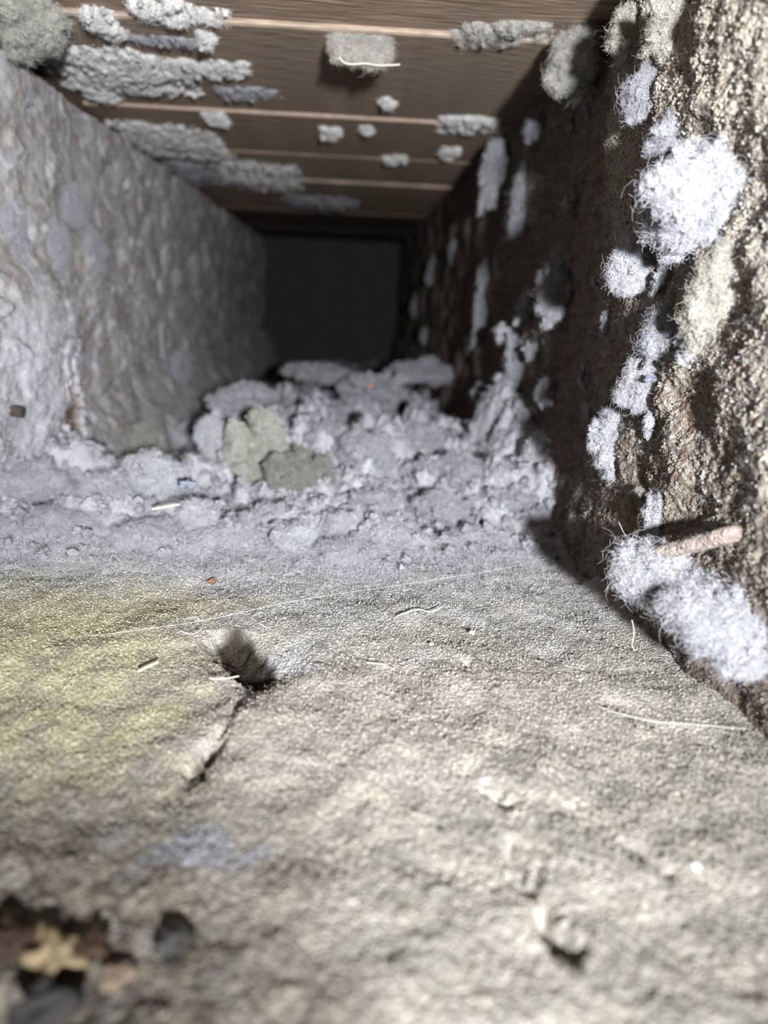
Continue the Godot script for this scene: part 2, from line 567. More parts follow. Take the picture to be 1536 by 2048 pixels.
func floor_tint(x: float, z: float) -> Color:
	var n := broad.get_noise_2d(x / 0.02 + 50.0, z / 0.02)
	var m := fine.get_noise_2d(x / 0.009, z / 0.009 + 70.0)
	var c := SAND.lerp(LINT, smoothstep(0.15, 0.275, -z + 0.02 * n + 0.012 * m))
	c = c.lerp(Color(0.47, 0.47, 0.495), smoothstep(0.23, 0.28, -z) * smoothstep(0.46, 0.36, -z))
	c = c.lerp(Color(0.22, 0.195, 0.16), 0.66 * smoothstep(0.022, -0.058, x + 0.012 * n) * smoothstep(0.215, 0.15, -z))  # light falling off from right to left, painted into the dust
	var yellow := smoothstep(-0.015, -0.06, x + 0.015 * n) * smoothstep(0.1, 0.135, -z + 0.01 * n) * smoothstep(0.235, 0.19, -z)
	c = c.lerp(Color(0.44, 0.418, 0.26), yellow * 0.8)
	c = c.lerp(Color(0.085, 0.072, 0.06), smoothstep(0.008, -0.032, x + 0.01 * n - (0.1 + z) * 0.35) * smoothstep(0.135, 0.095, -z) * 0.95)  # dark litter plus the shade over the near left corner, painted in
	c = c.lerp(Color(0.45, 0.415, 0.32), smoothstep(0.1, 0.35, m) * smoothstep(0.17, 0.12, -z) * 0.25)
	c = c.lerp(Color(0.34, 0.315, 0.28), smoothstep(0.0, 0.3, -m) * smoothstep(0.22, 0.15, -z) * 0.45)
	var b := Vector2((x + 0.022) / 0.011, (z + 0.104) / 0.005).length() + 0.9 * m
	c = c.lerp(Color(0.30, 0.31, 0.34), smoothstep(1.1, 0.4, b) * 0.7)
	var dark := broad.get_noise_2d(x / 0.012 - 20.0, z / 0.012)
	c = c.lerp(Color(0.52, 0.525, 0.53), 0.7 * smoothstep(1.2, 0.4, Vector2((x + 0.0125) / 0.008, (z + 0.172) / 0.011).length() + 0.7 * m))
	var q := Vector2(x + 0.001 * m, z + 0.002 * n)
	if z > -0.2:
		c = c.lerp(Color(0.022, 0.017, 0.013), 0.96 * smoothstep(0.0068, 0.0042, near_segment(q, Vector2(-0.0268, -0.181), Vector2(-0.0198, -0.167))))  # shade inside the pit, painted because its far slope stays lit
		c = c.lerp(Color(0.10, 0.08, 0.06), 0.7 * smoothstep(0.0018, 0.0006, near_segment(q, Vector2(-0.0255, -0.134), Vector2(-0.0272, -0.128))))  # shade in the narrow groove, put into the colour
	else:
		c = c.lerp(Color(0.05, 0.038, 0.03), smoothstep(0.016, 0.008, near_segment(q, Vector2(-0.104, -0.45), Vector2(-0.078, -0.39))))  # shade of the hollow at the left of the heap, painted dark
		c = c.lerp(Color(0.05, 0.038, 0.03), smoothstep(0.006, 0.003, near_segment(q, Vector2(-0.056, -0.326), Vector2(-0.053, -0.312))))  # same painted shade in the small notch
	c = c * (1.0 + 0.14 * dark + 0.12 * m)
	c.a = 1.0
	return c

func right_face(y: float, z: float) -> float:
	var d := -z
	var low := smoothstep(0.035, 0.015, y) * smoothstep(0.19, 0.17, d)     # bare smooth wood by the mouth
	var t := 0.010 * smoothstep(0.06, 0.235, d) * smoothstep(0.30, 0.245, d + (y - 0.09) * -0.15) # the near end of the wall leans in
	t += 0.004 * smoothstep(0.30, 0.2, d) * smoothstep(0.11, 0.15, y)
	t += 0.003 * fine.get_noise_2d(y / 0.028 + 17.0, z / 0.028)
	t += (0.0016 - 0.0009 * smoothstep(0.095, 0.075, y)) * (-0.4 - lumps.get_noise_2d(y / 0.009 + d * 20.0, z / 0.007)) * (0.4 + smoothstep(0.3, 0.2, d)) * (1.0 - low)
	t += (0.0006 + 0.0007 * right_cover(y, z)) * (-0.4 - lumps.get_noise_2d(y / 0.0021 + d * 120.0, z / 0.0017)) * (1.0 - low) + 0.0005 * fine.get_noise_2d(y / 0.0015, z / 0.0012)
	t += 0.009 * smoothstep(0.035, 0.0, y) * smoothstep(0.2, 0.3, d)
	t += 0.004 * maxf(0.0, broad.get_noise_2d(y / 0.08, z / 0.035 + 5.0)) * smoothstep(0.27, 0.4, d)
	return RIGHT - 0.001 - t

# 0 bare wood .. 1 covered in dust
func right_cover(y: float, z: float) -> float:
	var d := -z
	var k := 0.42
	k += 1.0 * smoothstep(0.080, 0.115, y + (d - 0.2) * -0.25) * smoothstep(0.31, 0.26, d + (y - 0.16) * -0.5)
	k += 0.5 * smoothstep(0.205, 0.18, d) * smoothstep(0.03, 0.09, y)
	k -= 0.25 * smoothstep(0.035, 0.015, y) * smoothstep(0.19, 0.17, d)
	k += 0.5 * fine.get_noise_2d(y / 0.011 + 5.0, z / 0.008) + 0.7 * fine.get_noise_2d(y / 0.003, z / 0.003 + 90.0)
	return clampf(k, 0.0, 1.0)

func left_face(y: float, z: float) -> float:
	var d := -z
	var t := 0.006 + 0.003 * broad.get_noise_2d(y / 0.06 + 3.0, z / 0.09) + 0.0015 * broad.get_noise_2d(y / 0.028, z / 0.05)
	t += 0.0018 * smoothstep(0.1, 0.5, broad.get_noise_2d(y / 0.022 + 40.0, z / 0.04)) + 0.0006 * fine.get_noise_2d(y / 0.007, z / 0.010)
	t += 0.010 * smoothstep(0.43, 0.39, d) * smoothstep(0.105, 0.075, y) * smoothstep(0.0, 0.03, y)
	var scar := Vector2((y - 0.025) / 0.024, (d - 0.385) / 0.016).length() + 0.8 * fine.get_noise_2d(y / 0.01, z / 0.006)
	t -= 0.006 * smoothstep(1.1, 0.5, scar)
	t += 0.02 * smoothstep(0.03, -0.02, y)
	return LEFT + 0.0015 + maxf(t, 0.0)

func left_tint(y: float, z: float) -> Color:
	var d := -z
	var n := fine.get_noise_2d(y / 0.02 + 30.0, z / 0.02)
	var c := Color(0.44, 0.415, 0.40).lerp(Color(0.52, 0.51, 0.52), smoothstep(-0.1, 0.35, n))
	c = c.lerp(Color(0.37, 0.335, 0.30), smoothstep(0.05, 0.35, -n) * 0.45)
	c = c.lerp(Color(0.62, 0.62, 0.65), smoothstep(0.44, 0.38, d) * smoothstep(0.10, 0.07, y) * 0.8)
	var scar := Vector2((y - 0.025) / 0.024, (d - 0.385) / 0.016).length() + 0.8 * fine.get_noise_2d(y / 0.01, z / 0.006)
	c = c.lerp(Color(0.16, 0.105, 0.07), smoothstep(1.1, 0.6, scar) * 0.9)
	var t := 1.0 + 0.1 * fine.get_noise_2d(y / 0.004, z / 0.004)
	return Color(c.r * t, c.g * t, c.b * t)

func build_floor() -> void:
	var fl := base("floor")
	tag(fl, "hidden wooden bottom boards of the duct under the dust", "", "", "structure")
	for k in 4:
		put("plank", board_mesh(Vector3(-0.16 + k * 0.066, -0.05, BACK), Vector3(-0.0945 + k * 0.066, -0.04, 0.02)), M.dark_wood, fl)
	var o := tag(base("floor_dust"), "thick felted blanket of sandy grey dust over the whole duct floor, yellowish at the left, lumpy lint farther in", "dust", "", "stuff")
	var nu := 440
	var nv := 640
	var v := PackedVector3Array()
	var c := PackedColorArray()
	var k := log((1.4 + 0.02) / 0.07) / (nv - 1)
	for j in nv:
		var z := -(0.07 * exp(k * j) - 0.05)
		for i in nu:
			var x := lerpf(-0.158, 0.112, float(i) / (nu - 1))
			v.append(Vector3(x, floor_height(x, z), z))
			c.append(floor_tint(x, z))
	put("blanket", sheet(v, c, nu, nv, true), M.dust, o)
	# crumbs and fibres where the eye can tell them apart
	var where: Array[Array] = [[], [], []]
	var gw: Array[Transform3D] = []
	var gt: Array[Color] = []
	for i in 60000:
		var d := 0.07 * pow(0.36 / 0.07, sqrt(rng.randf()))
		var x := rng.randf_range(-0.62, 0.62) * d * 1.05 + 0.012
		if x < -0.155 or x > 0.105: continue
		var p := Vector3(x, floor_height(x, -d), -d)
		var s := rng.randf_range(0.0003, 0.0007)
		gw.append(Transform3D(Basis.from_euler(Vector3(rng.randf(), rng.randf(), rng.randf()) * 6.0) * Basis.from_scale(Vector3(1, rng.randf_range(0.5, 1.0), rng.randf_range(0.5, 1.0)) * s), p))
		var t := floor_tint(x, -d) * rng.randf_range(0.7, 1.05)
		t.a = 1.0
		if t.r < 0.25 and d > 0.12:
			gw.pop_back()
			continue
		gt.append(t)
	scatter("crumbs", grains[0], M.fibre, o, gw, gt)
	for k2 in 3:
		var w: Array[Transform3D] = []
		var tt: Array[Color] = []
		for i in 1900:
			var d := 0.235 * pow(0.75 / 0.235, rng.randf())
			var x := rng.randf_range(-0.155, 0.1)
			var y := floor_height(x, -d)
			if y < -0.012: continue
			if rng.randf() > smoothstep(0.22, 0.33, d + 0.03 * broad.get_noise_2d(x / 0.02, d / 0.02)): continue
			var s := (0.0007 + 0.0042 * pow(rng.randf(), 2.5))
			w.append(Transform3D(Basis.from_euler(Vector3(rng.randf(), rng.randf(), rng.randf()) * 6.0) * Basis.from_scale(Vector3.ONE * s), Vector3(x, y + s * 0.2, -d)))
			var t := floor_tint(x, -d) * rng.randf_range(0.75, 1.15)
			t.a = 1.0
			tt.append(t)
		scatter("neps", neps[k2], M.lint, o, w, tt)
	for q in 2:
		var w: Array[Transform3D] = []
		var tt: Array[Color] = []
		for i in (16000 if q == 0 else 12000):
			var d := 0.10 * pow(0.70 / 0.10, rng.randf()) if q == 0 else 0.225 * pow(0.6 / 0.225, rng.randf())
			var x := rng.randf_range(-0.62, 0.62) * d * 1.05 + 0.012
			if x < -0.155 or x > 0.105: continue
			var p := Vector3(x, floor_height(x, -d) + (0.0 if q else -0.0003), -d)
			w.append(Transform3D(upright(Vector3(rng.randfn() * 0.3, 1, 0.3 + rng.randfn() * 0.3).normalized(), rng.randf() * TAU, rng.randf_range(0.4, 1.2) * (1.0 if q else 0.6)), p))
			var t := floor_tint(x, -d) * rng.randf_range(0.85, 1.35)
			t.a = 1.0
			if t.r < 0.34 and d > 0.12:
				w.pop_back()
				continue
			tt.append(t)
		scatter("fibers", tufts[q] if q else wisps[0], M.fibre, o, w, tt)
	var fw: Array[Transform3D] = []
	var ft: Array[Color] = []
	for i in 6000:
		var d := 0.20 * pow(0.38 / 0.20, rng.randf())
		var x := rng.randf_range(-0.6, 0.55) * d
		if rng.randf() > smoothstep(0.195, 0.26, d + 0.03 * broad.get_noise_2d(x / 0.03, d / 0.03)) or x < -0.15 or x > 0.098: continue
		fw.append(Transform3D(upright(Vector3(rng.randfn() * 0.5, 1, 0.3 + rng.randfn() * 0.4).normalized(), rng.randf() * TAU, rng.randf_range(0.3, 0.9)), Vector3(x, floor_height(x, -d), -d)))
		var b := rng.randf_range(0.8, 1.4)
		ft.append(Color(PALE.r * b, PALE.g * b, PALE.b * b))
	scatter("wisps", wisps[2], M.fibre, o, fw, ft)

func build_right_wall() -> void:
	var o := tag(base("wall_right"), "dark brown wooden right wall, furred with crumbs of dust and lit only near the mouth", "", "", "structure")
	put("plank", board_mesh(Vector3(RIGHT + 0.002, -0.05, BACK), Vector3(RIGHT + 0.02, TOP + 0.02, -0.09)), M.dark_wood, o)
	var nu := 600
	var nv := 320
	var v := PackedVector3Array()
	var c := PackedColorArray()
	for j in nv:
		var y := lerpf(-0.02, TOP + 0.004, float(j) / (nv - 1))
		for i in nu:
			var z := -(0.09 + 0.00055 * i + 0.012 * maxf(0.0, i - 480.0) * 0.42 + 0.0000285 * pow(maxf(0.0, i - 480.0), 2.0))
			v.append(Vector3(right_face(y, z), y, z))
			var n := fine.get_noise_2d(y / 0.004 + 60.0, z / 0.012)
			var w := Color(0.13, 0.10, 0.08).lerp(Color(0.21, 0.165, 0.135), clampf(0.5 + n, 0.0, 1.0))
			var warm := Vector2((y - 0.068) / 0.012, (z + 0.186) / 0.01).length()
			w = w.lerp(Color(0.20, 0.12, 0.07), smoothstep(1.2, 0.2, warm) * 0.7)
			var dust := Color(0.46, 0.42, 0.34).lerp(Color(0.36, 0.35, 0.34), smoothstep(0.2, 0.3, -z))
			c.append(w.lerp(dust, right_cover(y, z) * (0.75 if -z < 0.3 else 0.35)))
	put("dusty_face", sheet(v, c, nu, nv, true), M.dust, o)
	var where: Array[Transform3D] = []
	var tint: Array[Color] = []
	var w2: Array[Transform3D] = []
	var t2: Array[Color] = []
	var w3: Array[Transform3D] = []
	var t3: Array[Color] = []
	for i in 90000:
		var d := 0.10 * pow(0.5 / 0.10, rng.randf())
		var y := rng.randf_range(-0.01, TOP)
		var cover := right_cover(y, -d)
		if rng.randf() > 0.12 + cover * 0.9: continue
		var p := Vector3(right_face(y, -d) - 0.0001, y, -d)
		var b := rng.randf_range(0.8, 1.25)
		var col := Color(0.36, 0.335, 0.29).lerp(Color(0.27, 0.26, 0.25), smoothstep(0.04, 0.0, y - 0.1)) if rng.randf() < 0.7 else Color(0.14, 0.10, 0.08)
		col = Color(col.r * b, col.g * b, col.b * b)
		if i % 4:
			var s := rng.randf_range(0.0003, 0.0009) * (0.6 + 0.5 * cover)
			where.append(Transform3D(Basis.from_euler(Vector3(rng.randf(), rng.randf(), rng.randf()) * 6.0) * Basis.from_scale(Vector3(1, rng.randf_range(0.5, 1.0), rng.randf_range(0.5, 1.0)) * s), p))
			tint.append(col)
		else:
			var nn := Vector3(-1, rng.randfn() * 0.4, 0.4 + rng.randfn() * 0.4).normalized()
			if i % 8:
				w2.append(Transform3D(upright(nn, rng.randf() * TAU, rng.randf_range(0.2, 0.5)), p))
				t2.append(col)
			else:
				w3.append(Transform3D(upright(nn, rng.randf() * TAU, rng.randf_range(0.25, 0.7)), p))
				t3.append(col)
	scatter("crumbs", grains[1], M.fibre, o, where, tint)
	scatter("fibers", tufts[1], M.fibre, o, w2, t2)
	scatter("fibers", wisps[1], M.fibre, o, w3, t3)

func build_left_wall() -> void:
	var o := tag(base("wall_left"), "left wall of the duct, wood under a caked pinkish grey coat of dust", "", "", "structure")
	put("plank", board_mesh(Vector3(LEFT - 0.02, -0.05, BACK), Vector3(LEFT, TOP + 0.02, 0.12)), M.dark_wood, o)  # near end runs on unseen, added to keep ambient light off the floor
	var nu := 600
	var nv := 230
	var v := PackedVector3Array()
	var c := PackedColorArray()
	for j in nv:
		var y := lerpf(-0.035, TOP - 0.004 - 0.006, float(j) / (nv - 1))
		for i in nu:
			var z := -(0.10 + 0.0012 * i + 0.0055 * maxf(0.0, i - 500.0) + 0.000005 * pow(maxf(0.0, i - 500.0), 2.0))
			v.append(Vector3(left_face(y, z), y, z))
			c.append(left_tint(y, z))
	put("dust_coat", sheet(v, c, nu, nv), M.wall_dust, o)
	var w: Array[Transform3D] = []
	var t: Array[Color] = []
	for i in 14000:
		var d := 0.25 * pow(0.8 / 0.25, rng.randf())
		var y := rng.randf_range(-0.02, TOP - 0.01)
		var col := left_tint(y, -d) * rng.randf_range(0.9, 1.25)
		col.a = 1.0
		w.append(Transform3D(upright(Vector3(1, rng.randfn() * 0.4, 0.4 + rng.randfn() * 0.4).normalized(), rng.randf() * TAU, rng.randf_range(0.25, 0.75)), Vector3(left_face(y, -d) - 0.0004, y, -d)))
		t.append(col)
	scatter("fibers", tufts[0], M.fibre, o, w, t)

func build_ceiling() -> void:
	var o := tag(base("ceiling"), "ceiling of brown boards laid across the duct, each stepping down below the last with a pale raw front edge", "", "", "structure")
	# front edge, back edge, underside of each board
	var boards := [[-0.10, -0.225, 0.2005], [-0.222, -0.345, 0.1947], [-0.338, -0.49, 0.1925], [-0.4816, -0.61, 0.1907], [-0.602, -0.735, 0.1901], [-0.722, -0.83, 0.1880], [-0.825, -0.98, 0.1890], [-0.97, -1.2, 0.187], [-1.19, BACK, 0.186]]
	var k := 0
	for b in boards:
		var m := board_mesh(Vector3(-0.185, 0.0, 0.0), Vector3(0.125, 0.016, b[0] - b[1]), 0.0012)
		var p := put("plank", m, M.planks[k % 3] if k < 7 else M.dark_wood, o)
		p.position = Vector3(0.0, b[2], b[1])
		p.rotation.y = deg_to_rad(-1.0)
		k += 1
		if k in [3, 4]:
			var e := put("raw_edge", board_mesh(Vector3(-0.18, 0.0003, 0.0), Vector3(0.12, 0.0013, 0.0006), 0.0002), M.raw_wood, p)
			e.position = Vector3(0, 0, b[0] - b[1] - 0.0002)
			e.set_meta("label", "pale raw front edge of a ceiling board")

func build_end() -> void:
	var o := tag(base("wall_back"), "unlit dark end of the duct, blocked by a blank brown board", "", "", "structure")
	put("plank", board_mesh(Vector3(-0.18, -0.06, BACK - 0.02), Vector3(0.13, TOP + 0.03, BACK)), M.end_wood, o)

func _ready() -> void:
	# ---- camera, air, light
	var cam := Camera3D.new()
	cam.name = "camera"
	cam.transform = Transform3D(Basis(Vector3(0.9978, 0.0423, 0.0511), Vector3(-0.0261, 0.9588, -0.2829), Vector3(-0.0609, 0.2810, 0.9578)).orthonormalized(), Vector3(0, 0.09, 0))
	cam.fov = 70.0
	cam.near = 0.01
	cam.far = 10.0
	var lens := CameraAttributesPhysical.new()
	lens.frustum_focal_length = 17.138
	lens.frustum_focus_distance = 0.215
	lens.frustum_near = 0.01
	lens.frustum_far = 10.0
	lens.exposure_aperture = 6.0
	cam.attributes = lens
	add_child(cam)
	cam.current = true
	var env := Environment.new()
	env.background_mode = Environment.BG_COLOR
	env.background_color = Color(0.62, 0.59, 0.55)
	env.background_energy_multiplier = 0.62
	env.tonemap_mode = Environment.TONE_MAPPER_LINEAR
	env.tonemap_exposure = 0.68
	env.sdfgi_enabled = true
	env.ssao_enabled = true
	env.ssil_enabled = true
	var we := WorldEnvironment.new()
	we.name = "environment"
	we.environment = env
	add_child(we)
	var torch := SpotLight3D.new()
	torch.name = "torch_beam"
	torch.position = Vector3(0.052, 0.114, 0.17)
	torch.light_color = Color(0.97, 0.98, 1.0)
	torch.light_energy = 1.25
	torch.light_size = 0.006
	torch.spot_range = 4.0
	torch.spot_attenuation = 2.0
	torch.spot_angle = 36.0
	torch.spot_angle_attenuation = 1.0
	torch.shadow_enabled = true
	add_child(torch)
	torch.look_at_from_position(torch.position, Vector3(-0.02, 0.118, -0.4))

	# ---- stock
	rng.seed = 4711
	lumps.seed = 3
	lumps.noise_type = FastNoiseLite.TYPE_CELLULAR
	lumps.cellular_return_type = FastNoiseLite.RETURN_DISTANCE
	lumps.cellular_jitter = 1.0
	lumps.fractal_type = FastNoiseLite.FRACTAL_NONE
	lumps.frequency = 1.0
	fine.seed = 8
	fine.noise_type = FastNoiseLite.TYPE_SIMPLEX
	fine.fractal_type = FastNoiseLite.FRACTAL_FBM
	fine.fractal_octaves = 3
	fine.frequency = 0.7
	broad.seed = 21
	broad.noise_type = FastNoiseLite.TYPE_SIMPLEX
	broad.fractal_octaves = 2
	broad.frequency = 0.7
	for k in 3:
		tufts.append(fibre_tuft(20, 0.0036, 0.00005, 1.35, 1.0, 9))
		wisps.append(fibre_tuft(3, 0.0085, 0.000045, 1.1, 0.4, 12))
		grains.append(crumb())
	for k in 3: neps.append(nep())
	tufts[2] = fibre_tuft(16, 0.0040, 0.00005, 1.2, 1.5, 9)
	var speck := noise_tex(0.06, FastNoiseLite.TYPE_SIMPLEX_SMOOTH, 4, 0.68, 1.0, 12)
	var relief := noise_tex(0.045, FastNoiseLite.TYPE_SIMPLEX_SMOOTH, 4, 0.0, 1.0, 13)
	M.dust = felt(0.075, 0.024, relief, speck, 0.0)
	M.wall_dust = felt(0.05, 0.03, relief, speck, 0.0)
	M.lint = felt(0.15, 0.021, relief, speck, 0.0)
	M.fibre = felt(0.0, 1.0, null, null, 0.5)
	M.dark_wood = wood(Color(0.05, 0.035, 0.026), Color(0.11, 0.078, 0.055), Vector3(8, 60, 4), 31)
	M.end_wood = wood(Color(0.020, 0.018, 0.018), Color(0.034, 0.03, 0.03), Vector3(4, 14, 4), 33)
	M.planks = [wood(Color(0.13, 0.09, 0.065), Color(0.38, 0.285, 0.21), Vector3(5, 20, 55), 40), wood(Color(0.16, 0.115, 0.085), Color(0.43, 0.325, 0.24), Vector3(4, 20, 48), 44), wood(Color(0.13, 0.095, 0.07), Color(0.36, 0.275, 0.205), Vector3(6, 20, 62), 48)]
	M.raw_wood = wood(Color(0.22, 0.17, 0.13), Color(0.34, 0.28, 0.22), Vector3(20, 60, 60), 52)

	for k in [["dark_hair", Color(0.05, 0.045, 0.04)], ["pale_hair", Color(0.62, 0.60, 0.56)], ["straw", Color(0.60, 0.54, 0.38)], ["string_beige", Color(0.50, 0.46, 0.40)], ["web", Color(0.55, 0.57, 0.56)]]:
		var m := StandardMaterial3D.new()
		m.albedo_color = k[1].linear_to_srgb()
		m.roughness = 0.6
		M[k[0]] = m
	build_floor()
	build_right_wall()
	build_left_wall()
	build_ceiling()
	build_end()
	for r in rows():
		lint(r[0], r[1], r[2], r[3], r[4], r[5], r[6], r[7], r[8], r[7] < 0.45)
	ceiling_dust()
	odds_and_ends()

